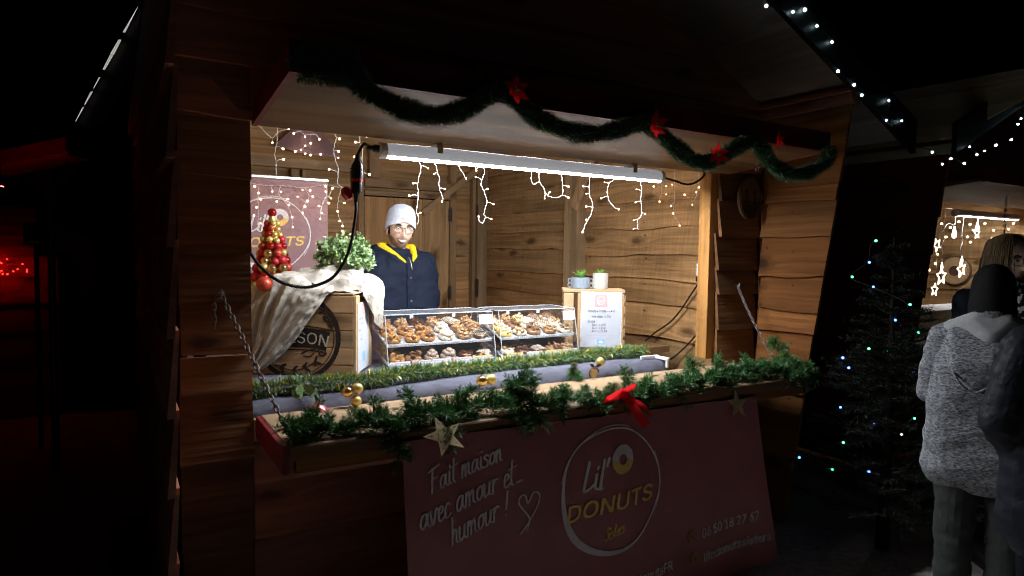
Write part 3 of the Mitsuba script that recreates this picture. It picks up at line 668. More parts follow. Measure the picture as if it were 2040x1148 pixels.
def leaf_tri(c, d, nrm, l, w):
    s = np.cross(d, nrm); s /= np.linalg.norm(s) + 1e-9
    a = c; b = c + d * l * .45 + s * w + nrm * l * .06; e = c + d * l; g_ = c + d * l * .45 - s * w + nrm * l * .06; b2 = c + d * l * .8 + s * w * .75; g2 = c + d * l * .8 - s * w * .75
    return np.array([a, b, b2, e, g2, g_]), np.array([(0, 1, 5), (1, 2, 5), (2, 4, 5), (2, 3, 4)])
leaves, stems = [], []
for i in range(190):
    az, el = r.uniform(0, 2 * np.pi), math.asin(r.uniform(.0, 1)) ; L = r.uniform(.075, .155)
    d0 = V(math.cos(az) * math.cos(el) * .68, math.sin(az) * math.cos(el) * .68, math.sin(el) * 1.12 + .06)
    base = PC + V(.045 * math.cos(az), .045 * math.sin(az), 1.52)
    p = np.array([base + d0 * L * t + V(0, 0, -.035 * t * t * math.cos(el)) for t in np.linspace(0, 1, 6)])
    stems.append(tube(p, .0012, 4, False))
    for t in np.linspace(.25, 1, 13):
        c = base + d0 * L * t + V(0, 0, -.035 * t * t * math.cos(el))
        for s in (0, 1):
            d = d0 * .45 + r.normal(0, .6, 3); d /= np.linalg.norm(d); n_ = np.cross(d, r.normal(0, 1, 3)); n_ /= np.linalg.norm(n_) + 1e-9
            leaves.append(leaf_tri(c, d, n_, r.uniform(.015, .025), r.uniform(.0065, .0095)))
k_ = put(f'{PL}__foliage', cat(*leaves), 'leaf_pale'); tag(k_, kind='stuff')
put(f'{PL}__stem', cat(*stems), 'stem_green')

# ================================================================ tree of baubles
BT = thing('bauble_tree', 'cone-shaped table tree of red and gold baubles beside the rollup banner', 'christmas decoration')
def glit(c): return mikit.proc(lambda p, n, uv: mi.Color3f(*c) * (.5 + 1.2 * cell_rand(p.x * 500, p.y * 500, p.z * 500)))
mat('bauble_red', (.55, .03, .025), .12, .8, .75); mat('bauble_red_matt', (.42, .02, .03), .45, .5, .3); mat('bauble_red_glitter', glit((.5, .06, .03)), .4, .6, .4)
mat('bauble_gold', (.82, .56, .22), .12, .8, .95); mat('bauble_gold_matt', (.62, .5, .17), .42, .5, .6); mat('bauble_gold_glitter', glit((.66, .48, .14)), .35, .6, .6)
kinds = ['bauble_red', 'bauble_gold', 'bauble_red_matt', 'bauble_gold_matt', 'bauble_red_glitter', 'bauble_gold_glitter', 'bauble_red']
tc = V(.205, .675, 0)
put(f'{BT}__cone', lathe([(0, 1.392), (.068, 1.392), (.012, 1.75), (0, 1.75)], 16, tc), 'bauble_gold_matt')
unit = {k: mikit.ply(ball((0, 0, 0), 1.0, 2), k, smooth=True) for k in set(kinds)}
r = np.random.default_rng(11); zz, lev = 1.414, 0
while zz < 1.735:
    q = (zz - 1.392) / .37; R0 = .088 * (1 - q) + .010; rb = .027 * (1 - q) + .013 * q
    nb = max(3, int(2 * math.pi * R0 / (rb * 1.85)))
    for i in range(nb):
        a = 2 * math.pi * i / nb + lev * .7 + r.uniform(-.1, .1); s = rb * r.uniform(.86, 1.12)
        k_ = name(f'{BT}__bauble'); scene[k_] = {**unit[kinds[r.integers(len(kinds))]], 'to_world': T().translate([tc[0] + R0 * math.cos(a), tc[1] + R0 * math.sin(a), zz + r.uniform(-.004, .004)]).scale(s)}
    zz += rb * 1.62; lev += 1
k_ = name(f'{BT}__bauble'); scene[k_] = {**unit['bauble_red'], 'to_world': T().translate([tc[0], tc[1], 1.765]).scale(.021)}
k_ = name('orange_bauble'); scene[k_] = {**unit['bauble_red_glitter'], 'to_world': T().translate([.128, .47, 1.432]).scale(.034)}
tag(k_, 'large orange-red glitter bauble lying on the linen below the bauble tree', 'bauble')
# ================================================================ pine crate with price sign and two small pots
Q_ = thing('pine_crate', 'pale slatted pine crate standing upright behind the price sign', 'crate')
qx0, qx1, qy0, qy1, qz0, qz1 = -.1825, .1825, 0.0, .25, .9995, 1.37
FRAME[0] = (rot((0, 0, 1), -33), (2.046, .509, 0))
for i, (a, b) in enumerate(((qx0, qx0 + .06), (qx0 + .085, qx0 + .15), (qx0 + .165, qx0 + .22), (qx0 + .235, qx0 + .29), (qx1 - .06, qx1))):
    board(f'{Q_}__slat', a, b, qy0, qy0 + .01, qz0, qz1 - .022, 'crate_pine', 'z')
for y0, y1 in ((qy0 - .004, qy0 + .1), (qy0 + .108, qy0 + .2)):
    board(f'{Q_}__top_board', qx0 - .006, qx1 + .006, y0, y1, qz1 - .02, qz1, 'crate_pine', 'x')
for z in np.linspace(qz0 + .012, qz1 - .08, 5):
    for x0 in (qx0, qx1 - .010): board(f'{Q_}__side_slat', x0 + 0, x0 + .010 + (0 if x0 < 0 else .012), qy0 + .0115, qy1, z, z + .05, 'crate_pine', 'y')
P_ = thing('price_sign', 'white price sheet with a pink logo standing in front of the pine crate', 'sign')
sx0, sx1, sz0, sz1, sy = -.074, .166, 1.008, 1.352, -.0105
put(f'{P_}__sheet', bx(sx0, sx1, sy, sy + .002, sz0 + .012, sz1), 'paper')
put(f'{P_}__backing', bx(sx0 - .004, sx1 + .004, sy + .0025, sy + .0045, sz0 + .008, sz1 + .004), 'white_plastic')
def on_sign(m): return lay(m, (sx0, sy - .0002, sz0), (.764, 0, 0), (0, 0, .95))
put(f'{P_}__logo', on_sign(bx(.105, .203, .27, .348, 0, .0006)), 'print_pink')
put(f'{P_}__logo_print', on_sign(cat(xf(poly_mesh(brush_ring(.028, .026, .003, .007, 1), .0006), t=(.154, .311, .0006)), xf(caps('DONUTS', .008, True, .0006, center=True), t=(.154, .304, .0006)))), 'print_white')
def bars(z, x0, x1, seed):
    r_ = np.random.default_rng(seed); out, x = [], x0
    while x < x1: l = r_.uniform(.008, .022); out.append(bx(x, min(x + l, x1), z, z + .0045, 0, .0005)); x += l + .005
    return cat(*out)
txt = [('Donuts à l\'unité -> 4 €', .157, .237, .0145), ('Non salée -> 3 €', .157, .202, .0135), ('En Box :', .085, .170, .0135), ('De 4 -> 15 €', .14, .149, .0125), ('De 6 -> 20 €', .14, .129, .0125), ('De 9 -> 31,5 €', .146, .109, .0125)]
put(f'{P_}__lettering', on_sign(cat(*[xf(caps(t_, h * 1.08, True, .0006, narrow=.92, center=True), t=(x, z, .0004)) for t_, x, z, h in txt])), 'ink')
put(f'{P_}__small_print', on_sign(cat(*[xf(caps(t_, .0085, False, .0005, narrow=.9, center=True), t=(.157, z, .0002)) for t_, z in (('Classique et fourrés', .221),)], bars(.083, .045, .27, 1), bars(.066, .055, .265, 2))), 'ink_grey')
put(f'{P_}__picture', on_sign(cat(bx(.128, .188, .03, .062, 0, .0006))), 'print_blue'); put(f'{P_}__picture_mark', on_sign(cat(bx(.14, .176, .038, .053, .0007, .0012), bx(.13, .186, .021, .027, 0, .0006))), 'print_white')
mat('pot_blue', (.24, .29, .34), .4, .5); mat('pot_cream', (.48, .43, .37), .6, .3); mat('leaf_green', mikit.proc(lambda p, n, uv: mix((.05, .16, .025), (.22, .38, .06), noise(p.x * 90, p.y * 90, p.z * 60))), .45, .4)
def spiky(c, n, L, seed, up):
    r = np.random.default_rng(seed); out = []
    for i in range(n):
        az = r.uniform(0, 6.283); tl = r.uniform(.25, up); d = V(math.cos(az) * math.sin(tl), math.sin(az) * math.sin(tl), math.cos(tl)); l = L * r.uniform(.6, 1.1)
        s = np.cross(d, (0, 0, 1)); s /= np.linalg.norm(s) + 1e-9; w = .006; nn = np.cross(s, d)
        pts = [c - s * w * .6, c + s * w * .6, c + d * l * .45 + s * w + nn * .002, c + d * l * .45 - s * w + nn * .002, c + d * l + V(0, 0, -.012), c + d * l * .45 - nn * .004]
        out.append((np.array(pts), np.array([(0, 1, 5), (1, 2, 5), (0, 5, 3), (5, 2, 4), (3, 5, 4), (2, 3, 4)])))
    return cat(*out)
c = V(-.078, .075, qz1 + .0005)
k_ = thing('succulent', 'green spiky succulent in a blue-grey pot with ring handles on the pine crate', 'plant')
put(f'{k_}__pot', lathe([(0, 0), (.048, 0), (.054, .008), (.056, .066), (.058, .07), (.051, .07), (.05, .058), (0, .058)], 28, c), 'pot_blue', smooth=40)
for s in (-1, 1):
    for z in (.02, .048): put(f'{k_}__handle', tube([c + V(s * (.055 + .011 * (1 + math.cos(a))), 0, z + .013 * math.sin(a)) for a in np.linspace(0, 2 * np.pi, 14, endpoint=False)], .0032, 6, closed=True), 'pot_blue', smooth=True)
put(f'{k_}__leaves', spiky(c + V(0, 0, .06), 26, .085, 3, 1.25), 'leaf_green')
c = V(.046, .085, qz1 + .0005)
k_ = thing('succulent', 'small green succulent in a cream ribbed cup on the pine crate', 'plant')
put(f'{k_}__pot', xf(rings_mesh([ribbed(.042, 0, 24, 0), ribbed(.046, .006, 24, .0015), ribbed(.047, .095, 24, .0015), ribbed(.044, .098, 24, 0), ribbed(.042, .08, 24, 0), ribbed(.001, .08, 24, 0)]), t=c), 'pot_cream', smooth=50)
put(f'{k_}__leaves', spiky(c + V(0, 0, .085), 24, .055, 4, 1.1), 'leaf_green')

FRAME[0] = None

# ================================================================ acrylic display cases
scene['acrylic'] = {'type': 'blendbsdf', 'weight': .012, 'a': {'type': 'thindielectric', 'int_ior': 1.49}, 'b': {'type': 'twosided', 'b': {'type': 'diffuse', 'reflectance': rgb((.8, .82, .85))}}}
scene['acrylic_top'] = {'type': 'blendbsdf', 'weight': .10, 'a': {'type': 'thindielectric', 'int_ior': 1.49}, 'b': {'type': 'twosided', 'b': {'type': 'diffuse', 'reflectance': rgb((.8, .82, .85))}}}
mat('acrylic_edge', (.46, .49, .52), .15, .6); mat('acrylic_base', (.30, .31, .33), .3, .5); mat('acrylic_tray', (.40, .41, .42), .2, .6); mat('card_white', (.6, .6, .6), .6, .2)
def pane(a, b, c_, d_): return np.array([a, b, c_, d_], float), np.array([(0, 1, 2), (0, 2, 3)])
def edge(pts, r=.0022): return tube(np.array(pts, float), r, 6)
def case(x0, x1, label):
    K = thing('display_case', label, 'display case')
    y0, y1, z0, z1, ys = .40, .70, .9995, 1.268, .455
    zm = 1.128
    put(f'{K}__base', bx(x0, x1, y0, y1, z0, z0 + .006, .001), 'acrylic_base')
    A, B, C_, D = (x0, y0, z0 + .006), (x1, y0, z0 + .006), (x1, ys, z1), (x0, ys, z1)
    put(f'{K}__front_pane', pane(A, B, C_, D), 'acrylic'); put(f'{K}__top_pane', pane(D, C_, (x1, y1, z1), (x0, y1, z1)), 'acrylic_top')
    for x in (x0, x1): put(f'{K}__side_pane', pane((x, y0, z0 + .006), (x, y1, z0 + .006), (x, y1, z1), (x, ys, z1)), 'acrylic')
    put(f'{K}__front_rim', edge([D, C_], .0034), 'acrylic_edge', smooth=True); put(f'{K}__back_rim', edge([(x0, y1, z1), (x1, y1, z1)], .0018), 'acrylic_edge', smooth=True)
    for p, q in ((A, D), (B, C_)): put(f'{K}__upright', edge([p, q], .0022), 'acrylic_edge', smooth=True)
    for x in (x0, x1):
        put(f'{K}__top_rim', edge([(x, ys, z1), (x, y1, z1)], .0018), 'acrylic_edge', smooth=True); put(f'{K}__back_upright', edge([(x, y1, z0), (x, y1, z1)], .0014), 'acrylic_edge', smooth=True)
    # two sloping trays
    for zf, yf, sl in ((1.108, .440, .080), (z0 + .010, .408, .075)):
        yb = y1 - .02
        v = [(x, y, zf + (y - yf) / (yb - yf) * sl + t) for x in (x0 + .008, x1 - .008) for y in (yf, yb) for t in (0, .004)]
        h = trimesh.convex.convex_hull(np.array(v)); put(f'{K}__tray', h, 'acrylic_tray')
        put(f'{K}__tray_lip', cat(edge([(x0 + .008, yf, zf + .012), (x1 - .008, yf, zf + .012)], .003), edge([(x0 + .008, yf, zf + .012), (x0 + .008, yb, zf + sl + .012)], .0025), edge([(x1 - .008, yf, zf + .012), (x1 - .008, yb, zf + sl + .012)], .0025)), 'acrylic_edge', smooth=True)
    put(f'{K}__card', xf(bx(-.042, .042, -.001, .001, -.026, .026), R=rot((1, 0, 0), -10), t=(x1 - .045, .442, z1 - .040)), 'card_white')
    put(f'{K}__card_print', xf(cat(*[bx(-.03, .03 - .012 * i, -.0016, -.0011, .012 - .012 * i, .015 - .012 * i) for i in range(3)]), R=rot((1, 0, 0), -10), t=(x1 - .045, .442, z1 - .040)), 'ink_grey')
    put(f'{K}__hinge', cat(bx(x0 + .38 * (x1 - x0), x0 + .38 * (x1 - x0) + .02, y1 - .004, y1 + .006, z1 - .05, z1 - .03, .002), bx(x0 + .8 * (x1 - x0), x0 + .8 * (x1 - x0) + .02, y1 - .004, y1 + .006, z1 - .05, z1 - .03, .002)), 'white_plastic')
    return K
case(.695, 1.305, 'clear acrylic display case of donuts beside the emblem crate')
case(1.345, 1.858, 'clear acrylic display case of donuts beside the price sign')

# donuts: each a ring of dough with icing and a topping of its own
mat('dough', mikit.proc(lambda p, n, uv: mix((.22, .095, .03), (.46, .25, .095), noise(p.x * 70, p.y * 70, p.z * 70))), .7, .25)
mat('ice_white', (.64, .585, .45), .35, .5); mat('ice_caramel', (.42, .18, .045), .25, .5); mat('ice_choc', (.085, .03, .013), .22, .5); mat('ice_milk', (.22, .11, .055), .3, .5); mat('ice_grey', (.34, .25, .19), .35, .4); mat('ice_yellow', (.78, .55, .17), .35, .4)
mat('biscuit', mikit.proc(lambda p, n, uv: mix((.32, .14, .04), (.58, .34, .14), noise(p.x * 160, p.y * 160, p.z * 160))), .8, .2); mat('hazelnut', mikit.proc(lambda p, n, uv: mix((.26, .11, .035), (.66, .46, .24), cell_rand(p.x * 130, p.y * 130, p.z * 130))), .6, .3)
def torus(R0, r0, n=22, k=10, top=False, seed=0):
    a = np.arange(n) * 2 * np.pi / n; b = np.linspace(math.radians(-8), math.radians(188), k) if top else np.arange(k) * 2 * np.pi / k
    A, B = np.meshgrid(a, b, indexing='ij')
    rr = r0 * (1 + .05 * np.sin(3 * A + seed) + .04 * np.sin(5 * A + 2 * seed))
    low = np.where(top, 0, 0)
    P = np.stack([(R0 + rr * np.cos(B)) * np.cos(A), (R0 + rr * np.cos(B)) * np.sin(A), rr * np.sin(B) * .82], -1)
    if top: P[..., 2] += np.where((B < .2) | (B > 2.95), -.003 * (1 + np.sin(4 * A + seed)), 0)
    P = np.concatenate([P, P[:1]], 0)
    if not top: P = np.concatenate([P, P[:, :1]], 1)
    return sheet(P)
def topping(kind, r):
    out = []
    def spots(n, lo=.008, hi=.040):
        for _ in range(n):
            a, rad = r.uniform(0, 6.283), r.uniform(lo, hi); z = .016 * math.sqrt(max(0, 1 - ((rad - .027) / .019) ** 2)) + .003
            yield V(rad * math.cos(a), rad * math.sin(a), z)
    if kind == 'biscuit':
        for c in spots(7): out.append(xf(lathe([(0, -.004), (.014, -.004), (.016, 0), (.014, .004), (0, .004)], 9), R=trimesh.transformations.random_rotation_matrix(r.random(3))[:3, :3], t=c + V(0, 0, .009)))
    elif kind == 'crumble':
        for c in spots(26): out.append(xf(bx(-.0055, .0055, -.004, .004, -.004, .004, .0015), R=trimesh.transformations.random_rotation_matrix(r.random(3))[:3, :3], t=c + V(0, 0, .003), s=r.uniform(.7, 1.6)))
    elif kind == 'cream':
        for i in range(5):
            a = i * 1.26 + r.uniform(-.2, .2); out.append(ball((.02 * math.cos(a), .02 * math.sin(a), .024), .019 * r.uniform(.85, 1.15), 2, (1, 1, .8)))
        out.append(ball((0, 0, .038), .02, 2, (1, 1, .7)))
    elif kind == 'balls':
        for c in spots(14): out.append(ball(c + V(0, 0, .006), r.uniform(.006, .0095), 1))
    elif kind == 'stripes':
        for i in range(7):
            x = -.036 + i * .012; out.append(tube([V(x + .008 * q, .042 * q, .0195 - .012 * abs(q) ** 3 + .001) for q in np.linspace(-1, 1, 9)], .0022, 5))
    elif kind == 'bar':
        for c in spots(4, .01, .03): out.append(xf(bx(-.02, .02, -.009, .009, -.006, .006, .003), R=rot((0, 0, 1), r.uniform(0, 180)) @ rot((1, 0, 0), r.uniform(-35, 35)), t=c + V(0, 0, .010)))
    return cat(*out)
KINDS = {  # icing, topping, topping colour, look
 'caramel': ('ice_caramel', 'biscuit', 'biscuit', 'caramel donut with biscuits'), 'white': ('ice_white', 'cream', 'ice_white', 'white cream donut'), 'nut': ('ice_milk', 'crumble', 'hazelnut', 'hazelnut milk chocolate donut'),
 'nutstripe': ('ice_choc', 'stripes', 'ice_white', 'white striped dark donut'), 'choc': ('ice_choc', 'crumble', 'ice_choc', 'dark chocolate donut'), 'grey': ('ice_grey', 'cream', 'ice_grey', 'beige cream donut'),
 'biscbar': ('ice_caramel', 'bar', 'ice_milk', 'caramel chocolate bar donut'), 'yellow': ('ice_yellow', 'balls', 'ice_white', 'yellow sugar ball donut'), 'cookie': ('ice_milk', 'biscuit', 'ice_milk', 'chocolate cookie donut'), 'whitenut': ('ice_white', 'balls', 'hazelnut', 'white hazelnut donut'), 'whitestripe': ('ice_white', 'stripes', 'ice_milk', 'brown striped white donut')}
r = np.random.default_rng(21)
DG = mikit.ply(torus(.027, .0185), 'dough', smooth=True)
PROTO = {}
for kd, (ice, tp, tcol, _) in KINDS.items():
    PROTO[kd] = [(mikit.ply(torus(.027, .0194, k=9, top=True, seed=i), ice, smooth=True), mikit.ply(topping(tp, r), tcol, smooth=35)) for i in range(2)]
ORD = ('first', 'second', 'third', 'fourth', 'fifth', 'sixth')
def donut(kd, p, where, i, j, tip):
    ice, tp, tcol, look = KINDS[kd]
    K = thing('donut', f"{look}, {ORD[i]} from left, {('front', 'middle', 'back')[j]} row, {where}", 'donut', f'donuts on the {where}')
    tw = T().translate(list(p)).rotate([1, 0, 0], tip + float(r.uniform(-3, 9))).rotate([0, 0, 1], float(r.uniform(0, 360))).scale(float(r.uniform(.84, .97)))
    a, b = PROTO[kd][r.integers(2)]
    scene[f'{K}__dough'] = {**DG, 'to_world': tw}; scene[f'{K}__icing'] = {**a, 'to_world': tw}; scene[f'{K}__topping'] = {**b, 'to_world': tw}
def row(x0, x1, zf, yf, sl, rows, where):
    for j, ks in enumerate(rows):
        n = len(ks)
        for i, kd in enumerate(ks):
            y = yf + .048 + j * .079 + r.uniform(-.005, .005); x = x0 + (i + .5) * (x1 - x0) / n + r.uniform(-.008, .008)
            donut(kd, (x, y, zf + .0195 + (y - yf) / (.68 - yf) * sl), where, i, j, math.degrees(math.atan2(sl, .68 - yf)))
row(.705, 1.295, 1.108, .440, .080, [['caramel', 'caramel', 'biscbar', 'white', 'nut', 'nutstripe'], ['caramel', 'biscbar', 'caramel', 'white', 'nut', 'nut'], ['biscbar', 'nut', 'choc', 'nut', 'nutstripe', 'nut']], 'left case upper tray')
row(.705, 1.295, 1.010, .408, .075, [['caramel', 'cookie', 'grey', 'grey', 'choc', 'nutstripe'], ['caramel', 'choc', 'grey', 'choc', 'choc', 'choc'], ['cookie', 'choc', 'grey', 'choc', 'nutstripe', 'choc']], 'left case lower tray')
row(1.355, 1.848, 1.108, .440, .080, [['yellow', 'whitenut', 'cookie', 'nut', 'whitenut'], ['yellow', 'cookie', 'white', 'whitestripe', 'whitenut'], ['whitenut', 'nut', 'yellow', 'whitestripe', 'whitestripe']], 'right case upper tray')
row(1.355, 1.848, 1.010, .408, .075, [['whitenut', 'choc', 'nutstripe', 'cookie', 'nut'], ['choc', 'nutstripe', 'cookie', 'choc', 'nut'], ['choc', 'cookie', 'choc', 'nutstripe', 'cookie']], 'right case lower tray')
# flavour cards along the foot of the cases, their chalk writing too small to read
mat('card_orange', (.8, .5, .12), .6, .2); mat('card_pink', (.68, .42, .38), .6, .2)
for i, (x, fr) in enumerate(((.755, 'card_white'), (.87, 'card_pink'), (.98, 'card_white'), (1.10, 'card_pink'), (1.22, 'card_orange'), (1.42, 'card_orange'), (1.55, 'card_white'), (1.68, 'card_orange'), (1.79, 'card_white'))):
    k_ = thing('flavour_card', f"{fr[5:]} edged flavour card, {ORD[i if i < 5 else i - 5]} from left at the foot of the {'left' if i < 5 else 'right'} display case", 'label', 'flavour cards in front of the donuts')
    R0 = rot((1, 0, 0), -16)
    put(f'{k_}__frame', xf(bx(-.052, .052, -.001, .001, 0, .042), R=R0, t=(x, .388, .9995)), fr)
    put(f'{k_}__slate', xf(bx(-.047, .047, -.0018, -.0012, .005, .037), R=R0, t=(x, .388, .9995)), 'acrylic_base')
    q = np.linspace(0, 1, 46); sc = unary_union([LineString(np.stack([-.04 + .08 * q, .0145 + .013 * l + .0042 * np.sin(q * (52 + 9 * i + 13 * l) + i) * (.4 + .6 * np.abs(np.sin(q * 7 + i + l)))], -1)).buffer(.0011) for l in (0, 1)])
    put(f'{k_}__chalk_marks', xf(lay(poly_mesh(sc, .0006), (0, -.0019, 0), (1, 0, 0), (0, 0, 1)), R=R0, t=(x, .388, .9995)), 'card_white')
# ================================================================ hanging cable and plug, lamp flex
def wire(pts, r, n=8, sides=7): return tube(catmull(np.array(pts, float), n), r, sides)
k_ = thing('extension_cable', 'black cable looping from the lamp down past the white linen with a rubber plug joint', 'cable')
put(f'{k_}__cord', cat(wire([(.462, .03, 2.018), (.44, .01, 2.03), (.416, -.005, 2.0), (.405, -.005, 1.965)], .0058)), 'black_rubber', smooth=True)
put(f'{k_}__loop', wire([(.399, -.005, 1.80), (.398, -.005, 1.732), (.371, -.004, 1.588), (.315, -.004, 1.49), (.249, -.004, 1.452), (.18, -.004, 1.443), (.104, -.003, 1.464), (.048, .02, 1.507), (.012, .06, 1.56), (-.03, .13, 1.66)], .0064), 'black_rubber', smooth=True)
put(f'{k_}__plug', cat(xf(lathe([(0, 0), (.008, 0), (.013, .03), (.022, .04), (.024, .075), (.021, .09), (0, .09)], 18), R=rot((0, 1, 0), 2), t=(.4, -.005, 1.79)), ), 'black_rubber', smooth=40)
put(f'{k_}__socket', cat(xf(lathe([(0, 0), (.024, 0), (.026, .02), (.023, .055), (.012, .075), (.008, .10), (0, .10)], 18), R=rot((0, 1, 0), 2), t=(.403, -.005, 1.882)), *[bx(.403 - .0275, .403 + .0275, -.009, -.001, z, z + .004) for z in (1.89, 1.9, 1.91, 1.92)]), 'black_rubber', smooth=40)
put(f'{k_}__collar', xf(lathe([(.0, .088), (.0255, .088), (.0265, .10), (0, .10)], 18), t=(.402, -.005, 1.782)), 'red_plastic', smooth=40)
put(f'{k_}__cap', cat(xf(lathe([(.0, 0), (.027, 0), (.028, .012), (.024, .014), (.0225, .005), (0, .005)], 22), R=rot((1, 0, 0), 70) @ rot((0, 1, 0), 30), t=(.355, -.012, 1.818)), tube([(.378, -.01, 1.84), (.388, -.01, 1.86), (.392, -.008, 1.875)], .004, 6)), 'red_plastic', smooth=40)
k_ = put('lamp_flex', wire([(2.112, .03, 2.012), (2.184, .01, 1.998), (2.273, .0, 1.981), (2.358, .01, 1.998), (2.444, .03, 2.045), (2.47, .06, 2.1)], .0058), 'black_rubber', smooth=True); tag(k_, 'short black flex sagging from the right end of the tube lamp', 'cable')
# socket and leads on the right wall
k_ = thing('wall_socket', 'small white wall socket beside the orange jamb post', 'socket')
put(f'{k_}__box', bx(2.70, 2.745, .25, .31, 1.455, 1.535, .006), 'white_plastic'); put(f'{k_}__plug', lathe([(0, 0), (.015, 0), (.017, .03), (0, .035)], 14, (2.715, .30, 1.42)), 'black_rubber', smooth=40)
k_ = put('power_lead', wire([(2.715, .30, 1.43), (2.735, .326, 1.40), (2.735, .387, 1.322), (2.735, .46, 1.23), (2.735, .536, 1.153), (2.73, .6, 1.105), (2.72, .699, 1.04), (2.70, .8, .95)], .0052), 'black_rubber', smooth=True); tag(k_, 'black lead running from the wall socket diagonally down the plank wall', 'cable')
k_ = thing('power_lead', 'black lead with a plug hanging low on the wall by the jamb post', 'cable')
put(f'{k_}__cord', wire([(2.735, .258, 1.21), (2.735, .262, 1.171), (2.735, .313, 1.091), (2.735, .416, .985), (2.70, .5, .90), (2.6, .56, .84)], .0052), 'black_rubber', smooth=True)
put(f'{k_}__plug', bx(2.72, 2.75, .238, .272, 1.19, 1.25, .006), 'black_rubber')

mat('steel_mid', (.34, .32, .30), .35, .5, 1.0)
# ================================================================ chains of the shelf
def link_mesh(L=.027, W=.0105, r=.0029):
    a = np.linspace(0, 2 * np.pi, 18, endpoint=False)
    p = np.stack([np.cos(a) * W * .62, 0 * a, np.sin(a) * W * .62 + np.sign(np.sin(a)) * (L / 2 - W * .62)], -1); return tube(p, r, 6, closed=True)
LK = mikit.ply(link_mesh(), 'steel_dark', smooth=True); LKB = mikit.ply(link_mesh(r=.0025), 'steel_mid', smooth=True)
def chain(key, pts, label, ply, pitch=.0225, sag=.0):
    k = thing(key, label, 'chain'); p = catmull(np.array(pts, float), 30); s = np.r_[0, np.cumsum(np.linalg.norm(np.diff(p, axis=0), axis=1))]
    n = int(s[-1] / pitch)
    for i in range(n):
        c = np.array([np.interp((i + .5) * pitch, s, p[:, j]) for j in range(3)]); d = np.array([np.interp((i + .9) * pitch, s, p[:, j]) - np.interp((i + .1) * pitch, s, p[:, j]) for j in range(3)]); d /= np.linalg.norm(d)
        x = np.cross(d, (0, -1, .2)); x /= np.linalg.norm(x); y = np.cross(d, x)
        if i % 2: x, y = y, -x
        M = np.eye(4); M[:3, 0], M[:3, 1], M[:3, 2], M[:3, 3] = x, y, d, c
        kk = name(f'{k}__link'); scene[kk] = {**ply, 'to_world': T(M.tolist())}
    return k
k_ = chain('shelf_chain', [(-.112, -.022, 1.418), (-.07, -.12, 1.30), (-.012, -.27, 1.13), (.038, -.40, .985), (.046, -.43, .955)], 'dark steel chain holding the left end of the serving shelf', LK)
put(f'{k_}__hook', cat(tube([(-.112, .0, 1.425), (-.112, -.02, 1.425), (-.112, -.03, 1.418), (-.112, -.03, 1.44)], .004, 6), lathe([(0, 0), (.012, 0), (.012, .004), (0, .004)], 12, (-.112, -.004, 1.425))), 'steel', smooth=40)
chain('loose_chain', [(-.114, -.024, 1.42), (-.128, -.02, 1.412), (-.137, -.016, 1.39), (-.137, -.016, 1.33), (-.137, -.016, 1.285)], 'short loose chain end dangling from the left hook', LK)
k_ = chain('shelf_chain', [(2.702, -.022, 1.402), (2.702, -.10, 1.27), (2.70, -.22, 1.10), (2.69, -.34, .965)], 'bright steel chain holding the right end of the serving shelf', LKB)
put(f'{k_}__hook', tube([(2.702, .0, 1.412), (2.702, -.02, 1.412), (2.702, -.03, 1.404), (2.702, -.03, 1.425)], .004, 6), 'steel', smooth=True)

# ================================================================ garlands
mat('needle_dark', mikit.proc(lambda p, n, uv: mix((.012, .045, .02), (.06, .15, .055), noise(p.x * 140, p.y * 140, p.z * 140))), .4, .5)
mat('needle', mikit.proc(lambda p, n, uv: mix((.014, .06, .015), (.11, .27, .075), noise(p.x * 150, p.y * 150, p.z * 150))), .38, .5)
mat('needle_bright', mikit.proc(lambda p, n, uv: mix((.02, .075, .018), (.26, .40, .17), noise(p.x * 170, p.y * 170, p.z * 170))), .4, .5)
mat('tinsel_gold', (.75, .55, .08), .3, .6, .5)
def resample(p, step):
    s = np.r_[0, np.cumsum(np.linalg.norm(np.diff(p, axis=0), axis=1))]; q = np.arange(0, s[-1], step)
    return np.stack([np.interp(q, s, p[:, j]) for j in range(3)], -1)
def blades(base, d, l, w, r, bend=.25):
    """thin needles, two triangles each, from base along d"""
    n = len(base); side = np.cross(d, r.normal(0, 1, (n, 3))); side /= np.linalg.norm(side, axis=1, keepdims=True) + 1e-9
    l = np.broadcast_to(l, (n,))[:, None]; mid = base + d * l * .55; tip = base + d * l + np.cross(side, d) * l * bend * r.uniform(-1, 1, (n, 1))
    v = np.stack([base, mid + side * w, mid - side * w, tip], 1).reshape(-1, 3); i = np.arange(n)[:, None] * 4
    return v, np.vstack([i + [0, 1, 2], i + [1, 3, 2]])
def unitv(r, n):
    d = r.normal(0, 1, (n, 3)); return d / np.linalg.norm(d, axis=1, keepdims=True)
def tinsel(path, R, per_m, w, seed):
    r = np.random.default_rng(seed); p = catmull(np.array(path, float), 12); q = resample(p, 1.0 / per_m); n = len(q); t = np.gradient(q, axis=0); t /= np.linalg.norm(t, axis=1, keepdims=True) + 1e-9
    d = unitv(r, n); d -= t * (d * t).sum(1, keepdims=True) * .8; d /= np.linalg.norm(d, axis=1, keepdims=True)
    rr = R * (1 + .22 * np.sin(np.arange(n) / per_m * 34 + seed) * r.random(n))
    return blades(q, d, rr * r.uniform(.75, 1.1, n), w, r)
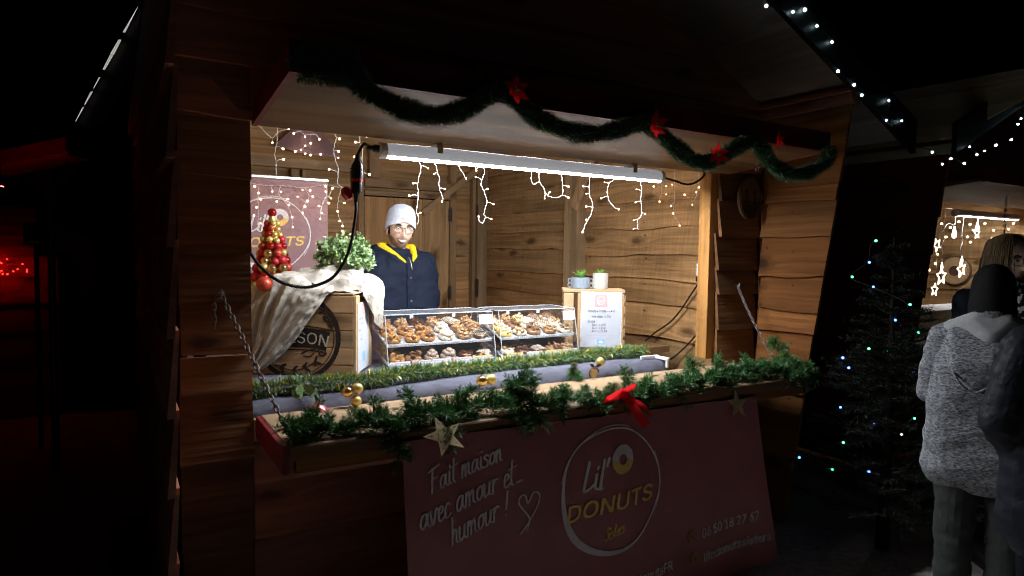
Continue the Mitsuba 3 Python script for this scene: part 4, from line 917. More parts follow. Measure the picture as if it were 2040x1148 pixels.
UPG = [[0.03, 2.185], [0.10, 2.175], [0.169, 2.166], [0.209, 2.1], [0.282, 2.067], [0.366, 2.043], [0.454, 2.037], [0.555, 2.065], [0.651, 2.123], [0.69, 2.154], [0.745, 2.144], [0.826, 2.093], [0.936, 2.057], [1.074, 2.042], [1.207, 2.067], [1.321, 2.103], [1.401, 2.112], [1.513, 2.052], [1.661, 1.988], [1.783, 2.003], [1.876, 2.05], [1.972, 2.094], [2.056, 2.098], [2.148, 2.022], [2.296, 1.979], [2.447, 2.005], [2.563, 2.062], [2.591, 2.131]]
up_ = [(x, -.645, z) for x, z in UPG]
k_ = thing('tinsel_garland', 'dark green bristly garland hanging in swags from the raised shutter', 'garland')
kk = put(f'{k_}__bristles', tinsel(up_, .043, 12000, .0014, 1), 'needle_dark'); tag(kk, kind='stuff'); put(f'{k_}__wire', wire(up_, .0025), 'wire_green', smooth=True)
k_ = put('wound_garland', tinsel([(.02 + .17 * (i % 2) + .02 * math.sin(i), -.63 - .012 * math.cos(i), 2.10 + .011 * i) for i in range(10)], .026, 6000, .001, 5), 'needle_dark'); tag(k_, 'bunched garland end wound round the left corner of the shutter', 'garland')
scene['petal_red'] = {'type': 'principledthin', 'base_color': rgb((.62, .016, .02)), 'roughness': .45, 'diff_trans': .9}
def flower(c, R, seed):
    r = np.random.default_rng(seed); out = []
    for i in range(6):
        a = i * math.pi / 3 + r.uniform(-.15, .15) + .5; l = R * r.uniform(.85, 1.15); d = V(math.cos(a), -.25 + r.uniform(-.2, .3), math.sin(a)); s = V(-math.sin(a), 0, math.cos(a)); w = R * .27
        P = np.array([[c + d * l * t + s * w * q * math.sin(math.pi * min(1, t * .9 + .1)) ** .8 + V(0, -.012 * (1 - q * q) * t, 0) for q in (-1, 0, 1)] for t in np.linspace(0, 1, 6)]); out.append(sheet(P))
    return cat(*out)
for (x, z), R, lb in zip([[0.736, 2.150], [1.385, 2.101], [1.735, 2.017]], (.05, .054, .05), ('leftmost on the swagged garland', 'in the middle of the swagged garland', 'lowest, near the right end of the tube lamp')):
    k_ = thing('poinsettia', f'red fabric poinsettia {lb}', 'flower'); put(f'{k_}__petals', flower(V(x, -.695, z), R, int(x * 100)), 'petal_red', smooth=True); put(f'{k_}__heart', cat(*[ball((x + .007 * math.cos(i), -.704, z + .007 * math.sin(i)), .005, 1) for i in range(0, 6, 2)]), 'bauble_gold_matt')
k_ = thing('poinsettia', 'red fabric poinsettia half hidden high under the shutter edge, the rightmost', 'flower'); put(f'{k_}__petals', flower(V(2.19, -.65, 2.125), .036, 9), 'petal_red', smooth=True)

def pine(path, per_m, seed, Ls=(.06, .105), nl=.033, npm=1250, w=.0016, out=V(0, -.25, .55), spread=1.0, dens=None):
    """artificial pine garland: twigs all round a wire, each thick with needles"""
    r = np.random.default_rng(seed); p = resample(catmull(np.array(path, float), 12), 1.0 / per_m); t = np.gradient(p, axis=0); t /= np.linalg.norm(t, axis=1, keepdims=True) + 1e-9
    bases, dirs, tw = [], [], []
    for c, tt in zip(p, t):
        d = r.normal(0, 1, 3) * spread + out + tt * r.normal(0, .8); d /= np.linalg.norm(d); L = r.uniform(*Ls); n = int(L * npm)
        k = np.linspace(0, 1, n); curve = c + np.outer(k, d) * L + np.outer(k ** 2, V(0, 0, -.25)) * L
        nd = unitv(r, n); nd -= np.outer(nd @ d, d); nd = nd / (np.linalg.norm(nd, axis=1, keepdims=True) + 1e-9) + d * .75; nd /= np.linalg.norm(nd, axis=1, keepdims=True)
        bases.append(curve); dirs.append(nd); tw.append(tube(curve[[0, n // 2, n - 1]], .0013, 4, False))
    B, D = np.vstack(bases), np.vstack(dirs)
    return blades(B, D, nl * r.uniform(.7, 1.15, len(B)), w, r, .1), cat(*tw, wire(path, .003))
FG = [(.045, -.43, 1.0), (.06, -.40, .985), (.10, -.39, .98), (.17, -.42, .975), (.264, -.43, .975), (.358, -.455, .97), (.48, -.43, .985), (.60, -.42, .98), (.76, -.40, .98), (.85, -.44, .99), (.93, -.40, 1.0), (1.05, -.45, .975), (1.2, -.45, .975), (1.3, -.47, .97), (1.425, -.47, .97), (1.6, -.47, .97), (1.75, -.46, .975), (1.948, -.43, .985), (2.2, -.40, .985), (2.4, -.39, .99), (2.6, -.41, .995), (2.68, -.44, .985)]
k_ = thing('pine_garland', 'long artificial pine garland lying along the front of the serving shelf', 'garland')
(a, b) = pine(FG, 150, 3, Ls=(.05, .092))
extra = [pine([(x, -.45, .97), (x + dx, -.50, .93), (x + dx, -.515, .93 - l)], 90, int(x * 100), Ls=(.03, .06), out=V(0, -.3, -.2)) for x, dx, l in ((.38, .01, .07), (.60, .0, .02), (.9, .02, .03), (.98, .01, .02))]
extra += [pine([(x, -.42, .98), (x + .01, -.40, .98 + h)], 110, int(x * 77), Ls=(.04, .07), out=V(0, 0, .7)) for x, h in ((.12, .05), (.33, .05), (.47, .09), (.62, .04), (.70, .07), (.94, .13), (1.0, .10), (1.5, .06), (1.62, .05), (1.93, .10), (2.1, .07), (2.3, .06))]
extra += [pine([(2.69, -.42, .98), (2.70, -.36, 1.05), (2.70, -.28, 1.12)], 110, 77, Ls=(.04, .06), out=V(0, -.2, .1)), pine([(2.5, -.43, .98), (2.62, -.46, .98), (2.72, -.47, .96)], 200, 78)]
kk = put(f'{k_}__needles', cat(a, *[e[0] for e in extra]), 'needle'); tag(kk, kind='stuff'); put(f'{k_}__twigs', cat(b, *[e[1] for e in extra]), 'wire_green')
IG = [(-.02, .09, 1.02), (.126, .10, 1.022), (.241, .085, 1.022), (.363, .075, 1.022), (.485, .08, 1.022), (.619, .10, 1.022), (.773, .13, 1.022), (.933, .15, 1.02), (1.104, .17, 1.02), (1.293, .18, 1.02), (1.481, .19, 1.02), (1.7, .2, 1.02), (1.9, .2, 1.02), (2.1, .17, 1.02), (2.16, .16, 1.02)]
k_ = thing('tinsel_garland', 'bright green garland with gold bits along the counter in front of the donut cases', 'garland')
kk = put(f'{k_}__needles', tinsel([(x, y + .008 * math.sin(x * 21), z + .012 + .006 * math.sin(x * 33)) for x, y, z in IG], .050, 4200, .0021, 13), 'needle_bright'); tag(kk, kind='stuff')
kk = put(f'{k_}__gold_bits', tinsel([(x, y - .012, z + .022) for x, y, z in IG], .046, 240, .0028, 14), 'tinsel_gold'); tag(kk, kind='stuff')
k_ = put('holly_leaf', cat(*[leaf_tri(V(.20, .03, 1.02), V(math.cos(a), -.3, .5 * math.sin(a) - .1) / 1.1, V(0, -1, .3), .06, .022) for a in (-.3, .8, 2.4, 3.4)]), 'needle_bright'); tag(k_, 'pale green artificial holly leaves in the left part of the counter garland', 'leaf')

# ================================================================ small decorations
def bauble(c, r_, m_, label):
    k = thing('gold_bauble', label, 'bauble'); put(f'{k}__ball', ball(c, r_, 3), m_, smooth=True); put(f'{k}__cap', lathe([(0, 0), (r_ * .22, 0), (r_ * .2, r_ * .25), (0, r_ * .25)], 10, V(*c) + V(0, 0, r_ * .93)), 'bauble_gold', smooth=40)
for c, m_, l in (((.356, -.032, 1.012), 'bauble_gold', 'shiny gold bauble, left one of the three at the grey cloth'), ((.398, -.035, 1.024), 'bauble_gold_matt', 'satin gold bauble, uppermost of the three at the grey cloth'), ((.388, -.045, .975), 'bauble_gold_glitter', 'glittery gold bauble, lowest of the three at the grey cloth')): bauble(c, .023, m_, l)
for c, m_, l in (((.982, -.03, 1.001), 'bauble_gold', 'shiny gold bauble, left one of the pair below the donut case'), ((1.030, -.03, 1.004), 'bauble_gold_matt', 'satin gold bauble, right one of the pair below the donut case')): bauble(c, .026, m_, l)
bauble((1.70, .005, 1.03), .024, 'bauble_gold_matt', 'lone gold bauble at the right end of the counter garland')
mat('bauble_pink', (.62, .17, .18), .25, .6, .4)
k_ = thing('pink_bauble', 'pink glass ornament half hidden behind the edge of the serving shelf', 'bauble'); put(f'{k_}__bell', lathe([(0, .93), (.046, .93), (.044, .95), (.03, .968), (.012, .978), (.008, .99), (0, .99)], 20, (.235, -.036, 0)), 'bauble_pink', smooth=50); put(f'{k_}__loop', tube([(.235 + .006 * math.cos(a), -.036, .994 + .006 * math.sin(a)) for a in np.linspace(0, 6.28, 10, endpoint=False)], .0012, 5, closed=True), 'steel', smooth=True)
mat('bark', (.10, .06, .035), .9, .1); mat('slice_face', mikit.proc(lambda p, n, uv: mix((.62, .46, .28), (.80, .66, .46), noise(dr.sqrt(dr.square(p.x - 1.63) + dr.square(p.z - .982)) * 420))), .7, .2)
k_ = thing('wood_slice', 'small round wood slice hanging on the grey cloth', 'ornament'); put(f'{k_}__bark', xf(lathe([(0, 0), (.027, 0), (.027, .009), (0, .009)], 20), R=rot((1, 0, 0), 90), t=(1.632, -.02, .982)), 'bark', smooth=40); put(f'{k_}__face', xf(lathe([(0, 0), (.024, 0), (.024, .0015), (0, .0015)], 20), R=rot((1, 0, 0), 90), t=(1.632, -.0292, .982)), 'slice_face')
put(f'{k_}__bow', cat(*[leaf_tri(V(1.64, -.024, 1.012), V(math.cos(a), -.2, math.sin(a)), V(0, -1, .1), .04, .009) for a in (.3, 2.7, 3.8, 5.4)]), 'bark')
def cone_scales(c, h, R):
    out = []
    for i in range(60):
        q = i / 60; a = i * 2.4; rr = R * math.sin(math.pi * (q * .85 + .12)); p = V(*c) + V(rr * .6 * math.cos(a), rr * .6 * math.sin(a), h * (q - .5)); d = V(math.cos(a), math.sin(a), .45) / 1.1; out.append(leaf_tri(p, d, V(0, 0, 1), R * .6, R * .3))
    return cat(*out)
k_ = put('pine_cone', cone_scales((1.525, -.005, 1.012), .05, .022), 'bark'); tag(k_, 'small brown pine cone with green sprigs at the edge of the counter', 'pine cone')
k_ = put('pine_sprig', pine([(1.525, .0, 1.0), (1.53, -.02, .965)], 500, 4, Ls=(.03, .05), nl=.02)[0], 'needle'); tag(k_, 'small green sprig hanging below the pine cone', 'sprig')
scene['ribbon_red'] = {'type': 'principledthin', 'base_color': rgb((.88, .025, .03)), 'roughness': .5, 'diff_trans': .9}
k_ = thing('red_bow', 'bright red ribbon bow tied on the pine garland', 'bow')
def ribbon(pts, wv, w):
    p = catmull(np.array(pts, float), 8); wv = V(*wv); return sheet(np.stack([p - wv * w, p + wv * w], 1))
put(f'{k_}__loop', cat(ribbon([(1.40, -.51, 1.0), (1.36, -.55, 1.015), (1.315, -.545, .995), (1.30, -.52, .975), (1.34, -.515, .975), (1.395, -.515, .985)], (0, -.55, .83), .023), ribbon([(1.40, -.51, 1.0), (1.43, -.54, 1.025), (1.455, -.53, 1.015), (1.45, -.51, .995), (1.40, -.51, .985)], (0, -.6, .8), .022)), 'ribbon_red', smooth=True)
put(f'{k_}__tail', ribbon([(1.40, -.525, .99), (1.425, -.545, .96), (1.47, -.54, .91), (1.50, -.535, .875), (1.535, -.53, .845)], (.75, -.3, .55), .019), 'ribbon_red', smooth=True); put(f'{k_}__tail', ribbon([(1.405, -.52, .99), (1.45, -.55, .965), (1.51, -.54, .93), (1.55, -.535, .885)], (.7, -.3, .6), .009), 'ribbon_red', smooth=True)
put(f'{k_}__knot', ball((1.402, -.53, .993), .017, 2, (1, .8, 1.1)), 'ribbon_red', smooth=True)
mat('star_wood', (.56, .42, .22), .65, .3)
def star_poly(R, r0=.42, hole=True):
    a = np.pi / 2 + np.arange(10) * np.pi / 5; rr = np.where(np.arange(10) % 2 == 0, R, R * r0); P = Polygon(np.stack([rr * np.cos(a), rr * np.sin(a)], -1))
    if not hole: return P
    cut = []
    for i in range(5):
        b = np.pi / 2 + i * 2 * np.pi / 5; c = V(math.cos(b), math.sin(b)); s = V(-c[1], c[0])
        for q in (-1, 1):
            t = np.linspace(0, 4.6, 16); cc = c * R * .34 + s * q * R * .095
            cut.append(LineString(cc + np.stack([np.cos(t * q + b) * (R * .025 + R * .014 * t), np.sin(t * q + b) * (R * .025 + R * .014 * t)], -1)).buffer(R * .016))
        cut.append(LineString([c * R * .55, c * R * .8]).buffer(R * .014)); cut.append(LineString([c * R * .60 + s * R * .06, c * R * .66 - s * R * .0, c * R * .60 - s * R * .06]).buffer(R * .013))
    return P.difference(unary_union(cut)).difference(Point(0, 0).buffer(R * .05))
for c, R, an, tl, lb in (((.562, -.522, .925), .082, 12, 40, 'wooden cut-out star hanging on the shelf edge over the banner top left'), ((2.135, -.512, .868), .07, -6, 20, 'wooden cut-out star hanging below the garland near the right end of the shelf')):
    k_ = put('wooden_star', xf(xf(poly_mesh(star_poly(R), .004), R=rot((1, 0, 0), 90 - tl) @ rot((0, 0, 1), an)), t=c), 'star_wood'); tag(k_, lb, 'star')
# number disc on the right front wall
k_ = thing('number_plate', 'oval bark-edged wood slice with the number 11 on the dark front planks', 'number plate')
dp = affinity.scale(Point(0, 0).buffer(1, 24), .095, .125)
put(f'{k_}__slice', xf(xf(poly_mesh(dp, .018), R=rot((1, 0, 0), 90)), t=(2.765, -.018, 1.93)), 'bark'); put(f'{k_}__face', xf(xf(poly_mesh(affinity.scale(dp, .9, .92), .002), R=rot((1, 0, 0), 90)), t=(2.765, -.0365, 1.93)), 'wood_front', uv=None)
put(f'{k_}__number', lay(caps('11', .075, False, .0015, center=True), (2.765, -.039, 1.9), (1, 0, 0), (0, 0, 1)), 'print_black')

# ================================================================ rollup banner inside
k_ = thing('rollup_banner', 'dusty pink rollup banner with a donut logo standing at the back left', 'banner')
put(f'{k_}__sheet', bx(-.19, .655, 1.33, 1.332, .2, 1.992), 'rollup_vinyl'); put(f'{k_}__top_rail', bx(-.195, .66, 1.322, 1.342, 1.99, 2.012, .004), 'steel'); put(f'{k_}__base', bx(-.2, .665, 1.25, 1.42, .126, .2, .015), 'steel')
logo((.335, 1.3285, 1.675), (1, 0, 0), (0, 0, 1), .21, k_, sister=False)

# ================================================================ printed banner hanging in front
B_ = thing('front_banner', 'dusky pink vinyl banner with white handwriting and a donut logo hanging below the shelf', 'banner')
def ban_y(x, z): return -.497 - .055 * (.9 - z) / .9 + .013 * np.sin(x * 6.5 + .6 + z * 2) * (1.0 - z) + .005 * np.sin(x * 15 + z * 5) - .03 * np.clip((x - 2.1) / .3, 0, 1) ** 2 * np.clip(.5 - z, 0, 1)
def ban(m, dy=-.0035):
    v, f = m; v = np.asarray(v); x, z = v[:, 0], v[:, 1]; return np.stack([x, ban_y(x, z) + dy - v[:, 2] * .3 - .001, z], -1), f
S_, Tt = np.meshgrid(np.linspace(0, 1, 60), np.linspace(0, 1, 34), indexing='ij')
X_ = (.407 + .03 * Tt) * (1 - S_) + (2.297 + .115 * Tt) * S_; Z_ = (.921 - .9 * Tt) * (1 - S_) + (.888 - .855 * Tt) * S_
Z_ = Z_ + .02 * np.clip((S_ - .85) / .15, 0, 1) ** 2 * np.clip((Tt - .85) / .15, 0, 1)
put(f'{B_}__sheet', sheet(np.stack([X_, ban_y(X_, Z_), Z_], -1)), 'banner_vinyl', smooth=True)
for t_, x, z, xh in (('Fait maison', .510, .722, .0435), ('avec amour et...', .468, .597, .050), ('humour !', .592, .518, .050)):
    put(f'{B_}__handwriting', ban(xf(xf(poly_mesh(script(t_, xh, .0078, .22, 1.0), .001), R=rot((0, 0, 1), 13.5)), t=(x, z, 0))), 'print_white')
hp = catmull([(0, -.075), (.01, -.03), (-.035, .03), (-.03, .06), (-.008, .062), (.004, .03), (.03, .068), (.058, .055), (.05, .015), (.0, -.055), (-.03, -.085)], 8)
put(f'{B_}__heart', ban(xf(poly_mesh(LineString(hp).buffer(.0032), .001), t=(.925, .578, 0))), 'print_white')
logo(None, None, None, .265, B_, place=lambda m: ban(xf(m, t=(1.36, .587, 0))))
def fit(text, x0, x1, z, h, bold=False, up=0.0):
    v, f = caps(text, h, True, .001); v[:, 0] = (v[:, 0] - v[:, 0].min()) / np.ptp(v[:, 0]) * (x1 - x0); return ban(xf((v, f), R=rot((0, 0, 1), up), t=(x0, z, 0)))
put(f'{B_}__lettering', fit('06 50 18 27 67', 1.895, 2.285, .262, .044, up=2.5), 'print_white'); put(f'{B_}__contact', fit('lilodonutssisters', 1.905, 2.36, .150, .040, up=2.0), 'print_white'); put(f'{B_}__contact', fit('lilodonutsFR', 1.40, 1.70, .155, .040, up=2.0), 'print_white')
disc = lambda R: Point(0, 0).buffer(R, 16)
ph = LineString([(-.009, .011), (-.011, .002), (-.003, -.009), (.009, -.011)]).buffer(.0032).union(Point(-.009, .009).buffer(.005)).union(Point(.009, -.009).buffer(.005))
mu = LineString([(.002, .013), (.002, -.007)]).buffer(.0022).union(Point(-.003, -.008).buffer(.006).difference(Point(-.003, -.008).buffer(.003))).union(LineString([(.002, .012), (.006, .006), (.011, .005)]).buffer(.0022))
cam_ = sbox(-.011, -.011, .011, .011).buffer(.003).difference(sbox(-.009, -.009, .009, .009).buffer(.002)).union(disc(.006).difference(disc(.0035)))
for (x, z), s in (((1.832, .285), ph), ((1.846, .178), mu), ((1.345, .178), cam_)): put(f'{B_}__icon', ban(xf(poly_mesh(disc(.03).difference(s), .001), t=(x, z, 0))), 'print_icon')
mat('print_icon', (.36, .19, .10), .6, .2)
for x, z in ((.43, .902), (2.28, .872)): put(f'{B_}__eyelet', ban(xf(poly_mesh(disc(.011).difference(disc(.005)), .002), t=(x, z, 0)), -.002), 'steel')
# ================================================================ fairy lights
def lights(key, label, wires, bulbs, plane, r_w, r_b, color, weight, seed=0, off=.004, lens=2.2, wirem='wire_white'):
    """plane(a, b) -> point; wires and bulbs are lists of (a, b) on it. Each bulb joins its nearest wire point by a short stem."""
    k = thing(key, label, 'string lights'); rr = np.random.default_rng(seed); ms = []
    allp = []
    for w in wires:
        p = catmull(np.array([plane(*q) for q in w], float), 6) if len(w) > 2 else np.array([plane(*q) for q in w], float)
        p = p + rr.normal(0, .0012, p.shape); ms.append(tube(p, r_w, 5)); allp.append(p)
    allp = np.vstack(allp) if allp else np.zeros((0, 3)); bs = []
    for q in bulbs:
        b = V(*plane(*q)); d = V(0, 0, -1)
        if len(allp):
            i = np.argmin(np.linalg.norm(allp - b, axis=1)); c = allp[i]
            if .004 < np.linalg.norm(c - b) < .09: ms.append(tube([c, (c + b) / 2 + V(0, 0, .003), b], r_w * .9, 5)); d = (b - c) / np.linalg.norm(b - c)
        q_ = r_b * rr.uniform(.65, 1.15); bs.append(ball(b + d * q_, q_, 1))
    if ms: put(f'{k}__wire', cat(*ms), wirem, smooth=True)
    kk = put(f'{k}__bulbs', cat(*bs), 'bulb', smooth=True); tag(kk, kind='stuff'); glow(kk, color, weight)
    return k
LEFT_W = [[[0.288, 2.193], [0.284, 2.132], [0.273, 2.085], [0.28, 2.047], [0.28, 2.001], [0.279, 1.962]], [[0.398, 2.236], [0.409, 2.21], [0.436, 2.201], [0.483, 2.206], [0.507, 2.185]], [[0.587, 2.225], [0.595, 2.193], [0.581, 2.136], [0.591, 2.081], [0.608, 2.026], [0.604, 1.953], [0.636, 1.931]], [[0.728, 2.227], [0.728, 2.19], [0.745, 2.151], [0.741, 2.101], [0.741, 2.019]], [[0.514, 1.787], [0.518, 1.827], [0.543, 1.881], [0.567, 1.87]], [[0.189, 2.232], [0.255, 2.167], [0.288, 2.193]]]
LEFT_W += [[[0.1, 2.36], [.288, 2.33], [.398, 2.35], [.587, 2.33], [.728, 2.34], [.9, 2.36]], [[.288, 2.33], [.288, 2.193]], [[.398, 2.35], [.398, 2.236]], [[.587, 2.33], [.587, 2.225]], [[.728, 2.34], [.728, 2.227]]]
LEFT_B = [[0.263, 2.145], [0.31, 2.115], [0.313, 2.057], [0.189, 2.232], [0.341, 2.218], [0.376, 2.201], [0.505, 2.186], [0.608, 2.196], [0.602, 2.127], [0.563, 2.024], [0.636, 1.931], [0.573, 1.919], [0.76, 2.225], [0.711, 2.185], [0.701, 2.105], [0.776, 2.015]]
lights('fairy_lights', 'warm fairy lights on thin wires dangling in the upper left of the window', LEFT_W, LEFT_B, lambda a, b: (a, .95, b), .0016, .0062, BULB_WARM, .4, 1)
ROLL_B = [[0.236, 1.936], [0.25, 1.907], [0.323, 1.918], [0.368, 1.916], [0.351, 1.862], [0.405, 1.872], [0.467, 1.89], [0.489, 1.936], [0.529, 1.932], [0.522, 1.876], [0.544, 1.898], [0.505, 1.843], [0.413, 1.838], [0.492, 1.795], [0.433, 1.779], [0.436, 1.72], [0.622, 1.966], [0.628, 1.927], [0.639, 1.868], [0.591, 1.842], [0.6, 1.804], [0.594, 1.773], [0.255, 1.864], [0.243, 1.822], [0.228, 1.773], [0.258, 1.731], [0.697, 1.824], [0.71, 1.766], [0.727, 1.738], [0.653, 1.894], [0.731, 1.871]]
ROLL_W = [[[.2, 1.955], [.30, 1.945], [.40, 1.95], [.5, 1.945], [.62, 1.97], [.72, 1.96]], [[.25, 1.95], [.245, 1.86], [.25, 1.79], [.24, 1.72]], [[.37, 1.95], [.36, 1.90], [.40, 1.85], [.43, 1.78], [.436, 1.72]], [[.50, 1.945], [.53, 1.90], [.50, 1.84], [.49, 1.79]], [[.628, 1.97], [.63, 1.90], [.60, 1.84], [.594, 1.77]], [[.72, 1.96], [.70, 1.88], [.70, 1.80], [.727, 1.74]]]
lights('fairy_lights', 'pale fairy lights draped in front of the pink rollup banner', ROLL_W, ROLL_B, lambda a, b: (a, 1.27, b), .0009, .0062, BULB_WARM, .4, 2)
GAB_B = [[0.957, 2.549], [1.007, 2.609], [1.006, 2.5], [0.96, 2.472], [0.925, 2.434], [0.876, 2.419], [0.956, 2.405], [1.004, 2.399], [1.089, 2.411], [1.244, 2.395]]
GAB_W = [[[.9, 2.66], [.957, 2.549], [.96, 2.472], [.925, 2.434], [0.876, 2.419]], [[1.0, 2.68], [1.007, 2.609], [1.006, 2.5], [1.004, 2.399], [1.089, 2.411], [1.244, 2.395]]]
lights('fairy_lights', 'small white fairy lights on the purple gable cloth', GAB_W, GAB_B, lambda a, b: (a, 3.12, b), .0009, .0085, (9, 7.4, 5.6), .3, 3)
FRONT_W = [[[0.729, 2.01], [0.747, 1.968], [0.733, 1.904], [0.733, 1.844], [0.73, 1.763], [0.738, 1.743], [0.731, 1.709]], [[0.813, 2.007], [0.828, 1.958], [0.84, 1.925], [0.836, 1.89], [0.859, 1.83]], [[0.979, 2.005], [0.944, 2.004], [0.94, 1.987], [0.976, 1.937]], [[1.027, 1.98], [1.055, 2.003], [1.075, 1.976], [1.064, 1.94], [1.056, 1.911], [1.073, 1.884], [1.09, 1.828], [1.074, 1.778], [1.083, 1.757], [1.067, 1.728], [1.05, 1.741], [1.046, 1.764]], [[1.342, 2.0], [1.343, 1.959], [1.355, 1.934], [1.392, 1.951]], [[1.386, 1.999], [1.392, 1.951], [1.424, 1.909], [1.425, 1.869]], [[1.524, 1.998], [1.534, 1.946], [1.533, 1.889], [1.494, 1.873], [1.448, 1.88], [1.438, 1.891]], [[1.711, 1.992], [1.707, 1.953], [1.709, 1.906], [1.733, 1.853], [1.722, 1.797], [1.698, 1.761], [1.67, 1.709]], [[1.878, 1.992], [1.838, 1.965], [1.833, 1.897], [1.878, 1.844], [1.915, 1.835]], [[2.065, 1.992], [2.072, 1.952], [2.071, 1.886], [2.079, 1.853], [2.074, 1.803], [2.051, 1.778], [2.058, 1.728]]]
FRONT_W += [[(w[0][0], w[0][1]), (w[0][0], 2.068)] for w in FRONT_W] + [[(.6, 2.064), (1.0, 2.068), (1.5, 2.064), (2.2, 2.068)]]
FRONT_B = [[0.78, 1.969], [0.715, 1.896], [0.697, 1.84], [0.745, 1.764], [0.817, 1.947], [0.863, 1.88], [0.856, 1.825], [0.978, 1.938], [0.978, 2.005], [1.032, 1.945], [1.089, 1.892], [1.123, 1.823], [1.111, 1.751], [1.046, 1.764], [1.031, 1.981], [1.425, 1.869], [1.452, 1.895], [1.567, 1.935], [1.569, 1.879], [1.673, 1.942], [1.694, 1.905], [1.696, 1.837], [1.696, 1.765], [1.67, 1.707], [1.812, 1.972], [1.794, 1.887], [1.912, 1.835], [2.039, 1.948], [2.036, 1.877], [2.099, 1.817], [2.024, 1.777], [2.025, 1.729]]
lights('icicle_lights', 'white-wired icicle lights hanging in strands behind the tube lamp', FRONT_W, FRONT_B, lambda a, b: (a, .14, b), .0016, .0045, BULB_WARM, .5, 4)
RIGHT_W = [[[0.67, 2.05], [0.668, 1.999], [0.687, 1.95]], [[0.574, 1.916], [0.548, 1.933], [0.552, 1.867], [0.495, 1.794]], [[.67, 2.2], [.67, 2.05]], [[.55, 2.2], [.548, 1.933]], [[.35, 2.2], [.345, 2.0], [.386, 1.913]]]
RIGHT_B = [[0.739, 2.052], [0.626, 1.992], [0.683, 1.952], [0.574, 1.916], [0.552, 1.867], [0.492, 1.784], [0.569, 2.057], [0.337, 2.02], [0.354, 1.985], [0.386, 1.913], [0.297, 2.084], [0.628, 2.046], [0.45, 1.975]]
lights('fairy_lights', 'warm fairy lights on the plank wall near the orange jamb post', RIGHT_W, RIGHT_B, lambda a, b: (2.73, a, b), .0008, .0055, BULB_WARM, .4, 5)
ROOF_B = [[2.084, 2.725], [2.272, 2.734], [2.36, 2.763], [2.456, 2.704], [2.58, 2.65], [2.638, 2.519], [2.778, 2.472], [2.847, 2.429], [3.095, 2.433], [3.08, 2.326], [3.229, 2.341]]
lights('roof_lights', 'cool white LED string along the black barge board of the donut chalet', [[(1.95, 2.84)] + ROOF_B + [(3.40, 2.22)]], ROOF_B, lambda a, b: (a, -.640, b), .0022, .0075, BULB_COOL, .6, 6, wirem='wire_green')
JOIN_B = [[3.628, 2.214], [3.747, 2.153], [3.841, 2.194], [4.004, 2.18], [4.054, 2.283], [4.152, 2.245], [4.245, 2.275], [4.391, 2.327], [4.597, 2.383], [4.677, 2.49], [4.715, 2.531], [4.871, 2.522], [4.837, 2.613]]
lights('roof_lights', 'cool white LED string sagging across to the next chalet and up its barge board', [[(3.40, 2.22)] + JOIN_B], JOIN_B, lambda a, b: (a, -.605, b), .0022, .0085, BULB_COOL, .6, 7, wirem='wire_green')
GAB_P = [[0.723, 2.461], [0.802, 2.543], [0.881, 2.619], [0.974, 2.636], [1.075, 2.63], [1.126, 2.589], [1.178, 2.53], [1.23, 2.471], [1.289, 2.394], [1.126, 2.393], [0.924, 2.405], [0.801, 2.431]]
mat('purple_cloth', (.30, .17, .165), .75, .2)
k_ = put('gable_cloth', xf(xf(poly_mesh(Polygon(GAB_P), .012), R=rot((1, 0, 0), 90)), t=(0, 3.17, 0)), 'purple_cloth'); tag(k_, 'dull purple bell-shaped panel high on the back wall', 'panel')

# ================================================================ people
HEADS = {}
def head_mesh(sub=5):
    if sub in HEADS: return HEADS[sub]
    m = trimesh.creation.icosphere(subdivisions=sub, radius=1.0); n = np.array(m.vertices); x, y, z = n[:, 0] * .076, n[:, 1] * .098, n[:, 2] * .118
    lowz = np.clip(-z / .118, 0, 1)
    x = x * (1 - .30 * lowz ** 1.4); y = np.where(y > 0, y * (1 - .45 * lowz ** 1.3) + .012 * (1 - lowz), y * (1 - .06 * lowz))
    front = np.clip(-n[:, 1], 0, 1)
    def gs(cx, cz, sx, sz): return np.exp(-((np.abs(x) - cx) / sx) ** 2 - ((z - cz) / sz) ** 2) * (front > .05) * front ** .3
    y = y - .017 * gs(0, -.028, .011, .013) - .011 * gs(0, -.008, .0075, .026) - .006 * gs(.011, -.034, .006, .007)
    y = y - .005 * gs(.024, .034, .028, .009) + .012 * gs(.031, .012, .015, .011) - .004 * gs(.042, -.02, .018, .018)
    y = y - .006 * gs(0, -.066, .026, .012) + .004 * gs(0, -.079, .02, .005) - .009 * gs(0, -.102, .02, .014)
    y = y + .004 * gs(0, -.0625, .024, .0035)
    m = trimesh.Trimesh(np.stack([x, y, z], -1), m.faces, process=False); HEADS[sub] = m; return m
def tman(t): return m3.Manifold(m3.Mesh(np.asarray(t.vertices, np.float32), np.asarray(t.faces, np.uint32)))
def hull(b): return m3.Manifold.batch_hull([m3.Manifold.sphere(r, 18).translate((x, y, z)) for x, y, z, r in b])
